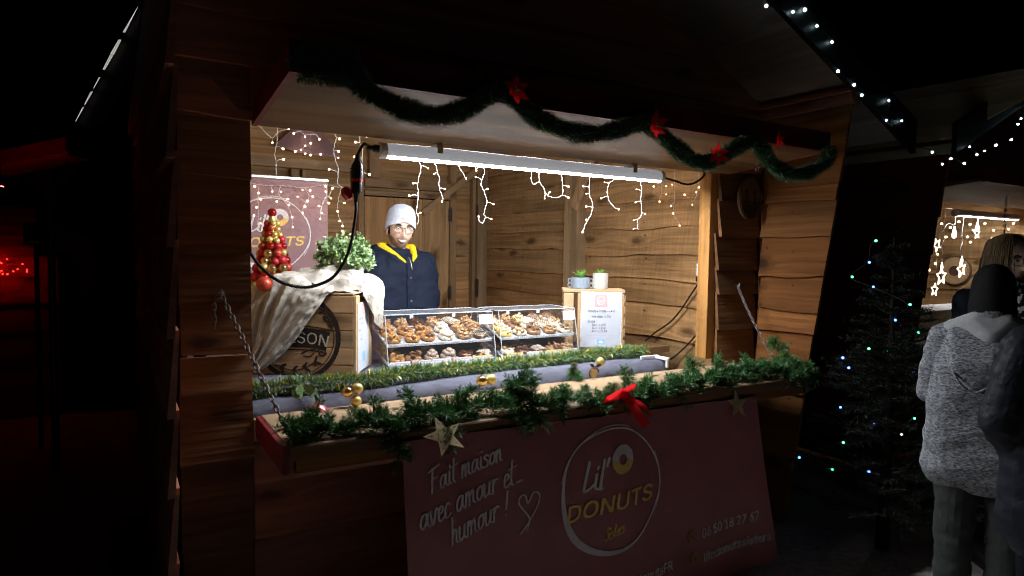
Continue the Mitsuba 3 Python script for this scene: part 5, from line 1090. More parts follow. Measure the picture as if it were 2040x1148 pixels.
def hand_bones(w, d, up=V(0, -1, 0), curl=.5):
    """palm, four unequal fingers of two bones and a thumb from the wrist w along d"""
    d = V(*d) / np.linalg.norm(d); s = np.cross(d, up); s /= np.linalg.norm(s); n = np.cross(s, d); w = V(*w); P = lambda p, r: (*p, r)
    out = [[P(w, .024), P(w + d * .085 + s * .026, .014), P(w + d * .088 - s * .026, .013)]]
    for i, (o, L) in enumerate(((.03, .068), (.0105, .078), (-.0095, .072), (-.028, .056))):
        a = w + d * .085 + s * o; b = a + d * L * .5 + n * L * .5 * curl * .5; e = b + d * L * .38 + n * L * .5 * curl
        out += [[P(a, .0092), P(b, .0085)], [P(b, .0085), P(e, .0072)]]
    a = w + d * .03 + s * .024; b = a + d * .03 + s * .022; e = b + d * .034 + s * .004 + n * .008
    return out + [[P(a, .013), P(b, .011)], [P(b, .011), P(e, .0088)]]
def place(v, pos, yaw):
    c, s = math.cos(yaw), math.sin(yaw); v = np.asarray(v, float); return np.stack([v[:, 0] * c - v[:, 1] * s + pos[0], v[:, 0] * s + v[:, 1] * c + pos[1], v[:, 2] + pos[2]], -1)
def wrinkle(t, amp, seed, f=(9, 9, 22)):
    h = 2 * meshkit.fbm(np.array(t.vertices) * np.array(f) + seed, 3, seed) - 1; return grow(t, amp * h)
mat('skin', {'type': 'mesh_attribute', 'name': 'vertex_color'}, .5, .35); mat('eye_white', (.75, .73, .70), .2, .5); mat('eye_dark', (.02, .012, .008), .15, .6); mat('teeth', (.80, .77, .70), .3, .5); mat('lip', (.34, .13, .10), .45, .4)
mat('hair_dark', (.012, .009, .008), .6, .4); mat('frame_metal', (.45, .30, .14), .3, .5, .8); mat('frame_dark', (.01, .01, .01), .3, .5)
def cloth(key, c, f=60.0, v=.25, rough=.8): return bumped(key, mikit.proc(lambda p, n, uv: mi.Color3f(*c) * (1 - v / 2 + v * fbm(p.x * f, p.y * f, p.z * f, 2))), lambda p, n, uv: fbm(p.x * 28, p.y * 28, p.z * 34, 3), .006, rough, .2)
cloth('navy', (.0095, .0135, .028)); cloth('navy_dark', (.006, .008, .014)); cloth('charcoal', (.045, .046, .048)); cloth('trouser_grey', (.052, .056, .052)); cloth('yellow_fleece', (.82, .52, .015)); cloth('black_knit', (.010, .010, .011)); cloth('jacket_black', (.022, .026, .035), rough=.55)
bumped('white_knit', mikit.proc(lambda p, n, uv: mi.Color3f(.62, .66, .74) * (.85 + .3 * noise(p.x * 260, p.y * 260, p.z * 40))), lambda p, n, uv: noise(p.x * 330, p.y * 330, p.z * 60), .004, .9, .1)

def person(label, pos, yaw, arms, head_at, head_yaw=0, head_roll=0, head_pitch=0, scale=1.0, beard=False, legs=None):
    """naked continuous body under the clothes: skeleton of hulls joined with the sculpted head. All lengths for a 1.75 m person."""
    K = thing('person', label, 'person'); hx, hy, hz = head_at
    R = rot((0, 0, 1), head_yaw) @ rot((0, 1, 0), head_roll) @ rot((1, 0, 0), head_pitch)
    hm = head_mesh(5 if beard else 4); hv = np.array(hm.vertices) @ R.T + V(hx, hy, hz)
    B = [[(-.10, 0, 1.34, .09), (.10, 0, 1.34, .09), (-.10, 0, 1.08, .09), (.10, 0, 1.08, .09)], [(-.09, 0, 1.08, .09), (.09, 0, 1.08, .09), (-.09, 0, .90, .10), (.09, 0, .90, .10)], [(-.17, 0, 1.40, .05), (.17, 0, 1.40, .05), (0, 0, 1.42, .06)],
         [(0, .01, 1.40, .062), (hx * .8, hy + .02, hz - .07, .052)]]
    legs = legs or [[(-.09, 0, .90, .085), (-.095, 0, .49, .055), (-.095, .01, .10, .042)], [(.09, 0, .90, .085), (.095, 0, .49, .055), (.095, .01, .10, .042)]]
    for L in legs: B += [[L[0], L[1]], [L[1], L[2]], [L[2], (L[2][0], L[2][1] - .14, .045, .035)]]
    for A in arms:
        B += [[A[0], A[1]], [A[1], A[2]]]; d = V(*A[2][:3]) - V(*A[1][:3]); B += hand_bones(A[2][:3], d, curl=.7)
    m = m3.Manifold.batch_boolean([hull(b) for b in B] + [tman(trimesh.Trimesh(hv, hm.faces, process=False))], m3.OpType.Add)
    q = m.to_mesh(); v = np.array(q.vert_properties[:, :3]); f = np.array(q.tri_verts)
    loc = (v - V(hx, hy, hz)) @ R
    col = np.tile(V(.74, .49, .37), (len(v), 1))
    if beard:
        b_ = np.clip((-.056 - loc[:, 2] + .85 * np.clip(np.abs(loc[:, 0]) - .025, 0, 1)) / .016, 0, 1) * np.clip((.03 - loc[:, 1]) / .03, 0, 1) * np.clip((loc[:, 2] + .14) / .02, 0, 1)
        mus = np.exp(-((loc[:, 2] + .049) / .006) ** 2) * (np.abs(loc[:, 0]) < .034) * (loc[:, 1] < -.06)
        lip = np.exp(-((loc[:, 2] + .064) / .014) ** 2 - (loc[:, 0] / .03) ** 2)
        b_ = np.clip(np.maximum(b_ * (1 - .8 * lip), mus * .8), 0, 1) * .82
        ck = np.exp(-((np.abs(loc[:, 0]) - .042) / .02) ** 2 - ((loc[:, 2] + .02) / .02) ** 2) * .25
        col = col * (1 - b_[:, None]) + V(.055, .034, .026) * b_[:, None]; col = col + ck[:, None] * V(.05, -.03, -.02)
    put(f'{K}__body', (place(v * scale, pos, yaw), f), 'skin', smooth=True, color=col)
    def P(mesh, bs, part, smooth=True, local=False, **kw):
        v, f = (mesh.vertices, mesh.faces) if hasattr(mesh, 'vertices') else mesh
        v = np.asarray(v, float)
        if local: v = v @ R.T + V(hx, hy, hz)
        return put(f'{K}__{part}', (place(v * scale, pos, yaw), f), bs, smooth, **kw)
    return K, P
def face(P, hx=.031, glasses='frame_metal', smile=True, brow='hair_dark'):
    for s in (-1, 1):
        P(ball((s * hx, -.080, .0125), .0108, 3), 'eye_white', 'eye', local=True); P(ball((s * hx + .001, -.0877, .0120), .0046, 2), 'eye_dark', 'iris', local=True)
        P(tube(catmull([(s * .012, -.0925, .030), (s * .03, -.095, .036), (s * .05, -.082, .030)], 5), [.003] + [.0042] * 9 + [.002], 6), brow, 'eyebrow', local=True)
        P(tube(catmull([(s * .018, -.0905, .0185), (s * .031, -.0935, .0225), (s * .045, -.084, .018)], 4), .0018, 5), brow, 'eyelid', local=True)
        if glasses:
            a = np.linspace(0, 2 * np.pi, 26, endpoint=False); e = np.stack([s * .033 + .0245 * np.sign(np.cos(a)) * np.abs(np.cos(a)) ** .75, -.106 + .16 * np.abs(s * .0 + .0245 * np.cos(a) * s) * 0 + .010 * np.clip((s * np.cos(a)), 0, 1), .008 + .0205 * np.sign(np.sin(a)) * np.abs(np.sin(a)) ** .75], -1)
            P(tube(e, .0019, 6, closed=True), glasses, 'glasses_rim', local=True); P(tube([(s * .057, -.095, .014), (s * .078, -.02, .014), (s * .078, .02, .005)], .0012, 5), glasses, 'glasses_temple', local=True)
        P(ball((s * .0765, .012, -.005), .026, 2, (.35, .75, 1.15)), 'skin_plain', 'ear', local=True)
    if glasses: P(tube(catmull([(-.0085, -.106, .013), (0, -.109, .017), (.0085, -.106, .013)], 4), .0012, 5), glasses, 'glasses_bridge', local=True)
    if smile:
        t = np.linspace(-1, 1, 13)
        P(sheet(np.array([[(.024 * q, -.0975 + .017 * q * q, -.0595 + .008 * q * q * .8 + k) for q in t] for k in (.0045, .001, -.003 + 0, -.0058)]) + np.array([[[0, 0, 0]]])), 'teeth', 'teeth', local=True)
        P(tube([(.027 * q, -.0978 + .018 * q * q, -.0535 + .0075 * q * q) for q in t], [.0008] + [.0014] * 11 + [.0008], 6), 'lip', 'lip', local=True); P(tube([(.027 * q, -.098 + .018 * q * q, -.0675 + .0145 * q * q) for q in t], [.0008] + [.0019] * 11 + [.0008], 6), 'lip', 'lip', local=True)
mat('skin_plain', (.70, .46, .345), .5, .35)

# the vendor behind the counter
AR = [[(-.185, .01, 1.40, .045), (-.245, .05, 1.13, .038), (-.10, .17, .96, .03)], [(.185, .01, 1.40, .045), (.245, .05, 1.13, .038), (.10, .17, .96, .03)]]
K_, P_ = person('smiling bearded man in a white beanie, navy jacket and glasses behind the donut cases', (1.035, 1.2, .125), math.radians(3), AR, (.018, -.03, 1.585), head_yaw=-12, head_roll=5, head_pitch=2, beard=True)
face(P_)
jk = hull_body([[(-.115, -.01, 1.335, .125), (.115, -.01, 1.335, .125), (-.125, -.02, 1.12, .128), (.125, -.02, 1.12, .128)], [(-.125, -.02, 1.12, .128), (.125, -.02, 1.12, .128), (-.12, 0, .80, .132), (.12, 0, .80, .132)],
                [(-.19, .01, 1.385, .072), (0, .01, 1.415, .09), (.19, .01, 1.385, .072)], [(0, .03, 1.40, .095), (0, .035, 1.44, .075)],
                [(-.195, .01, 1.375, .074), (-.25, .05, 1.13, .064)], [(-.25, .05, 1.13, .064), (-.12, .165, .97, .05)], [(.195, .01, 1.375, .074), (.25, .05, 1.13, .064)], [(.25, .05, 1.13, .064), (.12, .165, .97, .05)]], .016, 14)
jk.vertices = jk.vertices * V(1.06, 1.04, 1); jk = wrinkle(jk, .014, 3, (10, 10, 16))
P_(jk, 'navy', 'jacket')
jv = np.array(jk.vertices)
def fronty(x, z):
    d = (jv[:, 0] - x) ** 2 + (jv[:, 2] - z) ** 2; i = np.argsort(d)[:40]; return jv[i][:, 1].min()
zz = np.linspace(.85, 1.42, 24)
P_(sheet(np.array([[(x0, fronty(x0, z) - .004 - .003 * (k in (1, 2)), z) for k, x0 in enumerate((.012, .016, .052, .056))] for z in zz])), 'navy', 'placket')
for z in (1.395, 1.30, 1.16, 1.02): P_(lathe([(0, 0), (.006, 0), (.005, .003), (0, .003)], 10, (0, 0, 0)) and xf(lathe([(0, 0), (.006, 0), (.005, .003), (0, .003)], 10), R=rot((1, 0, 0), 90), t=(.034, fronty(.034, z) - .006, z)), 'steel', 'snap')
P_(tube([(.03, -.125, 1.425), (.036, -.140, 1.40), (.04, -.148, 1.375), (.044, -.150, 1.35)], .0035, 6), 'steel', 'zip')
P_(hull_body([[(-.075, .03, 1.44, .055), (-.11, .0, 1.455, .045)], [(-.11, .0, 1.455, .045), (-.05, -.09, 1.415, .03)], [(.075, .03, 1.44, .055), (.115, .0, 1.45, .045)], [(.115, .0, 1.45, .045), (.095, -.09, 1.40, .03)], [(-.11, .04, 1.45, .05), (0, .11, 1.46, .06)], [(.11, .04, 1.45, .05), (0, .11, 1.46, .06)], [(-.06, -.088, 1.42, .026), (.01, -.125, 1.372, .016)], [(.10, -.085, 1.40, .028), (.065, -.125, 1.355, .018)]], .012, 8), 'navy', 'hood')
P_(hull_body([[(-.070, .03, 1.47, .036), (-.098, -.015, 1.485, .028)], [(-.098, -.015, 1.485, .028), (-.05, -.092, 1.445, .015)], [(-.05, -.092, 1.445, .015), (.012, -.126, 1.395, .008)], [(.070, .03, 1.47, .036), (.102, -.02, 1.48, .026)], [(.102, -.02, 1.48, .026), (.086, -.095, 1.43, .016)], [(.086, -.095, 1.43, .016), (.03, -.132, 1.375, .009)], [(-.08, .05, 1.475, .036), (0, .10, 1.485, .036)], [(.08, .05, 1.475, .036), (0, .10, 1.485, .036)]], .010, 5), 'yellow_fleece', 'yellow_hood')
P_(hull_body([[(.01, -.015, 1.37, .076), (.012, -.008, 1.425, .064)]], .014, 4), 'black_knit', 'neck_warmer')
P_(hull_body([[(-.10, 0, .86, .105), (.10, 0, .86, .105)], [(-.10, 0, .86, .1), (-.10, 0, .49, .075)], [(-.10, 0, .49, .075), (-.10, .01, .09, .06)], [(.10, 0, .86, .1), (.10, 0, .49, .075)], [(.10, 0, .49, .075), (.10, .01, .09, .06)]], .02, 6), 'charcoal', 'trousers')
for s in (-.1, .1): P_(hull_body([[(s, .02, .075, .062), (s, -.16, .05, .047)]], .02, 4), 'black_rubber', 'shoe')
for x in (-.10, .055): P_(tube([(x, -.118, 1.435), (x - .006, -.14, 1.40), (x - .004, -.146, 1.36)], .0025, 5), 'navy_dark', 'drawstring')
def beanie(h=.165, w=.090, d=.108, z0=.022, tall=1.0):
    a = np.arange(40) * 2 * np.pi / 40; rows = []
    for t, rr, zz in ((0, 1.0, 0), (.02, 1.03, -.003), (.2, 1.035, .02), (.35, 1.025, .045), (.37, 1.0, .048), (.5, .985, .075), (.65, .93, .105), (.78, .81, .130), (.88, .62, .148), (.95, .38, .158), (1, .02, .163)):
        rows.append(np.stack([w * rr * np.cos(a), .010 + d * rr * np.sin(a), z0 + zz * tall + (-.040) * np.clip(np.sin(a), -.4, 1) * (1 - t) - .040 * np.abs(np.cos(a)) ** 1.5 * (1 - t) - .012 * (1 - t)], -1))
    return rings_mesh(rows)
P_(beanie(tall=.70, z0=.052), 'white_knit', 'beanie', local=True)
mat('patch', (.75, .52, .14), .6, .2)
P_(bx(-.016, .012, -.1035, -.1015, .066, .088, .001), 'white_knit', 'patch', local=True); P_(tube([(-.002 + .0075 * math.cos(q), -.1045, .077 + .0065 * math.sin(q)) for q in np.linspace(.6, 5.6, 16)], .0022, 5), 'patch', 'patch_mark', local=True)
P_(cat(*[ball((s * .071, -.03 + .008 * i, .0 - .010 * abs(i - 1)), .014, 1, (.4, 1, 1.3)) for s in (-1, 1) for i in range(3)]), 'hair_dark', 'sideburns', local=True)

# woman in the grey jacket, seen from behind, at the next chalet
pw = V(2.628, -1.37, 0); yw = math.atan2(.40, .92) + math.pi / 2
AF = [[(-.175, 0, 1.38, .045), (-.215, -.05, 1.12, .038), (-.10, -.24, 1.06, .03)], [(.175, 0, 1.38, .045), (.215, -.05, 1.12, .038), (.10, -.24, 1.06, .03)]]
LG = [[(-.085, 0, .90, .085), (-.10, 0, .49, .055), (-.10, .01, .10, .042)], [(.085, 0, .90, .085), (.10, 0, .49, .055), (.10, .01, .10, .042)]]
K_, P_ = person('woman seen from behind in a heather grey hooded jacket, dark cap and grey trousers', pw, yw, AF, (0, -.01, 1.60), scale=.91, legs=LG)
rw = V(math.cos(yw), math.sin(yw), 0) # her left-right axis
def heather(p, n, uv):
    s = (p.x - float(pw[0])) * float(rw[0]) + (p.y - float(pw[1])) * float(rw[1])
    q = noise(s * 75, p.z * 300, p.y * 80); q2 = noise(s * 160, p.z * 600, 3.0)
    t = smoothstep(.25, .75, .6 * q + .4 * q2)
    panel = smoothstep(-.045, -.055, s - .16 * (p.z - .95)) * smoothstep(1.24, 1.22, p.z)
    return mix(mix((.12, .128, .14), (.42, .435, .46), t), (.075, .08, .09), panel)
bumped('heather', mikit.proc(heather), lambda p, n, uv: fbm(p.x * 40, p.y * 40, p.z * 70, 3), .007, .9, .1)
mat('yoke_grey', mikit.proc(lambda p, n, uv: mi.Color3f(.47, .48, .49) * (.85 + .3 * fbm(p.x * 60, p.y * 60, p.z * 60, 2))), .85, .15)
jw = hull_body([[(-.10, .0, 1.34, .12), (.10, .0, 1.34, .115), (-.115, .0, 1.10, .12), (.115, 0, 1.10, .12)], [(-.115, 0, 1.10, .12), (.115, 0, 1.10, .12), (-.125, 0, .80, .128), (.125, 0, .80, .128)], [(-.18, 0, 1.375, .07), (0, .01, 1.40, .09), (.18, 0, 1.375, .07)], [(0, .01, 1.41, .09), (0, 0, 1.475, .08)],
                [(-.185, 0, 1.365, .072), (-.225, -.05, 1.12, .062)], [(-.225, -.05, 1.12, .062), (-.10, -.25, 1.06, .045)], [(.185, 0, 1.365, .072), (.225, -.05, 1.12, .062)], [(.225, -.05, 1.12, .062), (.10, -.25, 1.06, .045)]], .016, 14)
jw.vertices = jw.vertices * V(.98, 1.02, 1); P_(wrinkle(jw, .014, 5, (8, 8, 14)), 'heather', 'jacket')
P_(wrinkle(hull_body([[(-.12, .075, 1.395, .05), (.12, .075, 1.395, .05), (-.06, .15, 1.30, .05), (.10, .15, 1.27, .05), (.04, .155, 1.215, .045)]], .014, 10), .008, 8), 'heather', 'hood')
P_(hull_body([[(-.135, .02, 1.425, .05), (.135, .02, 1.425, .05), (-.05, .07, 1.47, .05), (.05, .07, 1.47, .05), (0, .10, 1.41, .05)]], .014, 6), 'yoke_grey', 'yoke')
P_(wrinkle(hull_body([[(-.02, .03, 1.44, .085), (.02, .03, 1.44, .085), (0, .04, 1.50, .076)]], .014, 6), .006, 4), 'heather', 'collar')
tr = hull_body([[(-.095, 0, .86, .108), (.095, 0, .86, .108)], [(-.095, 0, .86, .105), (-.10, 0, .49, .078)], [(-.10, 0, .49, .078), (-.10, .01, .08, .068)], [(.095, 0, .86, .105), (.10, 0, .49, .078)], [(.10, 0, .49, .078), (.10, .01, .08, .068)]], .018, 8)
P_(wrinkle(tr, .014, 9, (10, 10, 17)), 'trouser_grey', 'trousers')
for s in (-.1, .1): P_(hull_body([[(s, .02, .075, .062), (s, -.16, .05, .047)]], .02, 4), 'black_rubber', 'shoe')
P_(tube(catmull([(-.145, .07, 1.40), (-.10, .175, 1.27), (.0, .205, 1.20), (.06, .205, 1.175), (.12, .195, 1.235), (.155, .09, 1.38)], 8), .006, 6), 'heather', 'hood_seam')
P_(beanie(w=.088, d=.108, z0=-.06, tall=1.18), 'black_knit', 'cap', local=True)

# man in a black jacket at the right edge of the frame
pm = V(2.12, -1.875, 0); ym = math.atan2(.40, .92) + math.pi / 2 + .25
AM = [[(-.185, 0, 1.40, .045), (-.235, -.02, 1.13, .038), (-.10, -.06, 1.04, .03)], [(.185, 0, 1.40, .045), (.245, .02, 1.13, .038), (.11, -.03, 1.02, .03)]]
K_, P_ = person('person in a black rain jacket cut off by the right edge of the picture', pm, ym, AM, (0, -.02, 1.61), scale=.95)
P_(wrinkle(hull_body([[(-.115, 0, 1.335, .12), (.115, 0, 1.335, .12), (-.125, 0, 1.12, .125), (.125, 0, 1.12, .125)], [(-.125, 0, 1.12, .125), (.125, 0, 1.12, .125), (-.12, 0, .80, .13), (.12, 0, .80, .13)], [(-.19, 0, 1.385, .072), (0, .01, 1.415, .09), (.19, 0, 1.385, .072)],
   [(-.195, 0, 1.375, .074), (-.245, -.02, 1.13, .066)], [(-.245, -.02, 1.13, .066), (-.11, -.10, .98, .055)], [(.195, 0, 1.375, .076), (.255, .02, 1.13, .07)], [(.255, .02, 1.13, .07), (.13, -.08, .95, .055)], [(0, .01, 1.41, .09), (0, 0, 1.47, .085)]], .016, 12), .012, 21), 'jacket_black', 'jacket')
P_(hull_body([[(-.10, 0, .86, .105), (.10, 0, .86, .105)], [(-.10, 0, .86, .1), (-.10, 0, .49, .075)], [(-.10, 0, .49, .075), (-.10, .01, .09, .06)], [(.10, 0, .86, .1), (.10, 0, .49, .075)], [(.10, 0, .49, .075), (.10, .01, .09, .06)]], .02, 6), 'navy_dark', 'trousers')
for s in (-.1, .1): P_(hull_body([[(s, .02, .075, .062), (s, -.16, .05, .047)]], .02, 4), 'black_rubber', 'shoe')
P_(beanie(w=.092, d=.112, z0=-.03, tall=1.1), 'hair_dark', 'hair', local=True)

# blond woman with glasses facing this way
pb = V(3.50, -1.06, 0); yb = -.62
K_, P_ = person('blond woman with dark glasses and a patterned scarf, her face in shadow', pb, yb, AF, (0, -.03, 1.585), head_pitch=6, scale=1.0)
face(P_, glasses='frame_dark', smile=False)
mat('hair_blond', mikit.proc(lambda p, n, uv: mix((.12, .07, .03), (.30, .20, .10), noise(p.x * 300, p.y * 300, p.z * 25))), .5, .4)
rr = []
a = np.linspace(math.radians(-52), math.radians(232), 40)
for t, wv, zz in ((0, .02, .128), (.1, .06, .120), (.25, .086, .09), (.4, .098, .045), (.55, .104, .0), (.7, .108, -.05), (.85, .112, -.10), (1, .104, -.15)):
    rr.append(np.stack([wv * np.cos(a) * (1 + .03 * np.sin(a * 9)), .012 + wv * 1.12 * np.sin(a) + .0 * a, zz + .004 * np.sin(a * 13)], -1))
P_(sheet(np.array(rr)), 'hair_blond', 'hair', local=True)
rs = np.random.default_rng(17); st = []
for q_ in rs.uniform(math.radians(-56), math.radians(236), 230):
    k_, b_ = 1 + rs.uniform(-.02, .09), rs.normal(0, .10)
    st.append(tube(catmull([(wv * k_ * math.cos(q_ + b_ * t), .012 + wv * k_ * 1.12 * math.sin(q_ + b_ * t), zz + .004) for t, wv, zz in ((0, .03, .131), (.25, .088, .092), (.5, .102, .02), (.75, .110, -.07), (1, .105 + rs.uniform(-.01, .02), -.15 - rs.uniform(0, .05)))], 3), .0022, 4))
kk = P_(cat(*st), 'hair_blond', 'hair_strands', local=True); tag(kk, kind='stuff')
P_(wrinkle(jw, .010, 6, (8, 8, 14)), 'navy_dark', 'coat')
mat('scarf', mikit.proc(lambda p, n, uv: mix((.02, .02, .02), (.5, .5, .5), smoothstep(.55, .62, noise(p.x * 60, p.y * 60, p.z * 60)))), .9, .1)
P_(hull_body([[(-.05, -.05, 1.44, .065), (.05, -.05, 1.44, .065), (0, .05, 1.45, .07)], [(0, -.11, 1.38, .05), (.02, -.12, 1.2, .05)]], .014, 6), 'scarf', 'scarf')
P_(hull_body([[(-.10, 0, .86, .105), (.10, 0, .86, .105)], [(-.10, 0, .86, .1), (-.10, 0, .49, .075)], [(-.10, 0, .49, .075), (-.10, .01, .09, .06)], [(.10, 0, .86, .1), (.10, 0, .49, .075)], [(.10, 0, .49, .075), (.10, .01, .09, .06)]], .02, 6), 'navy_dark', 'trousers')
for s in (-.1, .1): P_(hull_body([[(s, .02, .075, .062), (s, -.16, .05, .047)]], .02, 4), 'black_rubber', 'shoe')
# ================================================================ the next chalet on the right
N_ = thing('neighbour_chalet', 'dark red chalet next door with its own lit window behind the customers', 'chalet')
NX, NY = 4.34, .17
put(f'{N_}__side_wall', bx(NX + .004, NX + .04, NY + .1, NY + 3.2, .05, 2.45), 'wood_dark')
zs = [.03, .27, .53, .80, 1.06, 1.32, 1.60, 1.86, 2.12, 2.36, 2.50]
for a, b in zip(zs[:-1], zs[1:]):
    m, uv = plank((NX, NY, 0), (0, 1, 0), (-1, 0, 0), wing_y(a), 3.1, a, b, wave=.012, s0t=wing_y(b) + .02, n=6, jag=.006); put(f'{N_}__side_wall__plank', m, 'maroon_planks', uv=uv)
fw = put(f'{N_}__front_wall', bx(NX + .005, NX + .30, NY + .03, NY + .07, .05, 2.3), 'wood_dark')
for a, b in zip([.03, .3, .6, .9, 1.2, 1.5, 1.8, 2.05], [.3, .6, .9, 1.2, 1.5, 1.8, 2.05, 2.3]):
    m, uv = plank((0, NY + .028, 0), (1, 0, 0), (0, -1, 0), NX + .01, NX + .30, a, b, wave=.01, n=4); put(f'{fw}__plank', m, 'wood_front', uv=uv)
for a, b in zip([.03, .3, .6], [.3, .6, .84]):
    m, uv = plank((0, NY + .028, 0), (1, 0, 0), (0, -1, 0), NX + .303, NX + 2.85, a, b, wave=.01, n=4); put(f'{fw}__plank', m, 'wood_front', uv=uv)
for a, b in zip([2.08, 2.3, 2.52, 2.75, 2.95], [2.3, 2.52, 2.75, 2.95, 3.15]):
    lim = lambda z: CX + max(.02, .644 + (2.93 - z) / .46)
    m, uv = plank((NX - XL, NY + .026, 0), (1, 0, 0), (0, -1, 0), max(XL + .01, 2 * CX - lim(a)), min(XR, lim(a)), a, b, wave=.01, n=6, s0t=max(XL + .01, 2 * CX - lim(b)), s1t=min(XR, lim(b)), over=.01); put(f'{N_}__gable__plank', m, 'wood_gable', uv=uv)
SH = NX - XL
iw = put(f'{N_}__inner_wall', bx(SH + 2.80, SH + 2.83, NY + .1, NY + 2.2, .1, 2.4), 'wood_dark')
for a, b in zip([.14, .37, .58, .80, 1.02, 1.24, 1.41, 1.6, 1.8, 2.0, 2.2], [.37, .58, .80, 1.02, 1.24, 1.41, 1.6, 1.8, 2.0, 2.2, 2.45]):
    m, uv = plank((SH + 2.80, NY, 0), (0, 1, 0), (-1, 0, 0), .035, 2.2, a, b, wave=.014, n=7); put(f'{iw}__plank', m, 'wood_inside', uv=uv)
    m, uv = plank((0, NY + 2.2, 0), (1, 0, 0), (0, -1, 0), NX + .1, SH + 2.79, a, b, wave=.01, n=5); put(f'{iw}__plank', m, 'wood_inside', uv=uv)
board(f'{N_}__jamb_post', SH + 2.66, SH + 2.75, NY + .05, NY + .14, .98, 2.25, 'wood_stud', 'z')
for sx in (1, -1):
    xe_, xb_ = (2.05, 2.05) if sx > 0 else (1.585, 1.98)
    v = [(SH + CX + sx * x, y, roof_z(CX + x) + t) for x in (.002, xe_) for y in (NY - .72, NY + 3.3) for t in (0, .05)]; h = trimesh.convex.convex_hull(np.array(v)); rk = put(f'{N_}__roof', h, 'eave_cream', uv=np.stack([h.vertices[:, 1] + 9, h.vertices[:, 0] + 7703.4], -1))
    v = [(SH + CX + sx * x, y, roof_z(CX + x) + t) for x in (.002, xe_ + .02) for y in (NY - .74, NY + 3.32) for t in (.053, .09)]; put(f'{rk}__covering', trimesh.convex.convex_hull(np.array(v)), 'black_paint')
    v = [(SH + CX + sx * x, y, roof_z(CX + x) + t) for x in (.002, xb_) for y in (NY - .752, NY - .7225) for t in (-.085, .10)]; put(f'{N_}__barge_board', trimesh.convex.convex_hull(np.array(v)), 'black_paint')
v = [(SH + x, NY + y, 2.062 - .1 * y + d) for x in (.01, 2.66) for y in (-.6, .02) for d in (0, .02)]; h = trimesh.convex.convex_hull(np.array(v)); put(f'{N_}__shutter', h, 'plywood', uv=np.stack([h.vertices[:, 0], h.vertices[:, 1] + 8003], -1))
put(f'{N_}__fascia', bx(SH + .01, SH + 2.66, NY - .63, NY - .603, 2.115, 2.21), 'red_paint')
m = bx(SH + .02, SH + 2.7, NY - .48, NY - .005, .92, .95, .002); put(f'{N_}__serving_shelf', m, 'plywood_pale', uv=np.stack([m[0][:, 0], m[0][:, 1] + 9003], -1))
put(f'{N_}__counter', bx(SH + .05, SH + 2.6, NY + .12, NY + .5, .8, 1.14, .004), 'white_plastic')
k_ = thing('led_tube_lamp', 'short white LED tube lamp in the window of the chalet next door', 'lamp')
xa, xb, yl, zl = SH + 1.45, SH + 2.62, NY + .22, 2.0
put(f'{k_}__housing', bar(up, xa, xb, (yl, zl)), 'tube_white', smooth=40); kk = put(f'{k_}__diffuser', bar(lo, xa + .01, xb - .004, (yl, zl)), 'tube_white', smooth=40); glow(kk, LAMP_NEXT, 8)
for x0_, x1_ in ((xa - .02, xa), (xb, xb + .02)): put(f'{k_}__end_cap', bar(half(0, 2 * math.pi, .0345, 16)[:-1], x0_, x1_, (yl, zl)), 'tube_white', smooth=40)
# lit stars and icicles in that window (in a plane just inside it)
def nwin(a, b): return (a, NY + .30, b)
mat('star_light', (.9, .88, .8), .4, .4)
def star_frame(c, R, an): 
    a = np.pi / 2 + an + np.arange(10) * np.pi / 5; q = np.where(np.arange(10) % 2 == 0, R, R * .45); return tube(np.stack([c[0] + q * np.cos(a), 0 * a + c[1], c[2] + q * np.sin(a)], -1), R * .1, 6, closed=True)
k_ = thing('star_lights', 'lit star curtain hanging in the window of the chalet next door', 'string lights')
WN = [[(6.041, 2.03), (6.041, 1.968), (6.029, 1.881), (6.054, 1.775), (6.012, 1.702), (6.041, 1.631), (6.034, 1.50)], [(6.386, 2.03), (6.386, 1.959), (6.372, 1.811), (6.394, 1.745), (6.357, 1.678), (6.393, 1.57)], [(6.225, 2.0), (6.225, 1.90), (6.09, 1.898), (5.95, 1.75)], [(6.66, 2.03), (6.655, 1.9)], [(5.80, 2.03), (6.3, 2.045), (7.0, 2.03), (7.3, 2.04)], [(5.93, 1.7), (5.945, 1.5), (5.928, 1.36)]]
put(f'{k_}__wire', cat(*[tube(catmull(np.array([nwin(*q) for q in w], float), 6), .0032, 5) for w in WN]), 'wire_white', smooth=True)
for (a, b), R, an in (((6.034, 1.422), .082, .05), ((6.393, 1.486), .078, .25), ((5.93, 1.708), .062, .5), ((6.655, 1.83), .055, .1), ((5.928, 1.30), .06, -.1)):
    kk = put(f'{k_}__star', star_frame(nwin(a, b), R, an), 'star_light', smooth=True); glow(kk, (2.6, 2.2, 1.6), .05)
for a, b, l in ((6.225, 1.83, .12), (6.034, 1.52, .07), (6.393, 1.58, .07), (6.655, 1.90, .1)):
    kk = put(f'{k_}__drop', xf(lathe([(0, -.5), (.16, -.42), (.2, -.2), (.08, .4), (0, .5)], 10), t=nwin(a, b), s=(l * .9, l * .9, l)), 'star_light', smooth=True); glow(kk, (2.4, 2.1, 1.6), .05)
NB = [(6.478, 1.792), (6.536, 1.744), (6.51, 1.912), (6.984, 1.869), (6.962, 1.788), (6.081, 1.782), (5.945, 1.623), (5.919, 1.537), (5.823, 1.48), (7.4, 1.95), (7.3, 1.89), (6.3, 1.93), (6.15, 1.87), (6.8, 1.93), (6.58, 1.86), (5.99, 1.9)]
kk = put(f'{k_}__bulbs', cat(*[ball(nwin(*q), .011, 1) for q in NB]), 'bulb', smooth=True); tag(kk, kind='stuff'); glow(kk, BULB_WARM, .3)
k_ = thing('wood_slice', 'oval wood slice hung on the lit plank wall of the chalet next door', 'wall decoration')
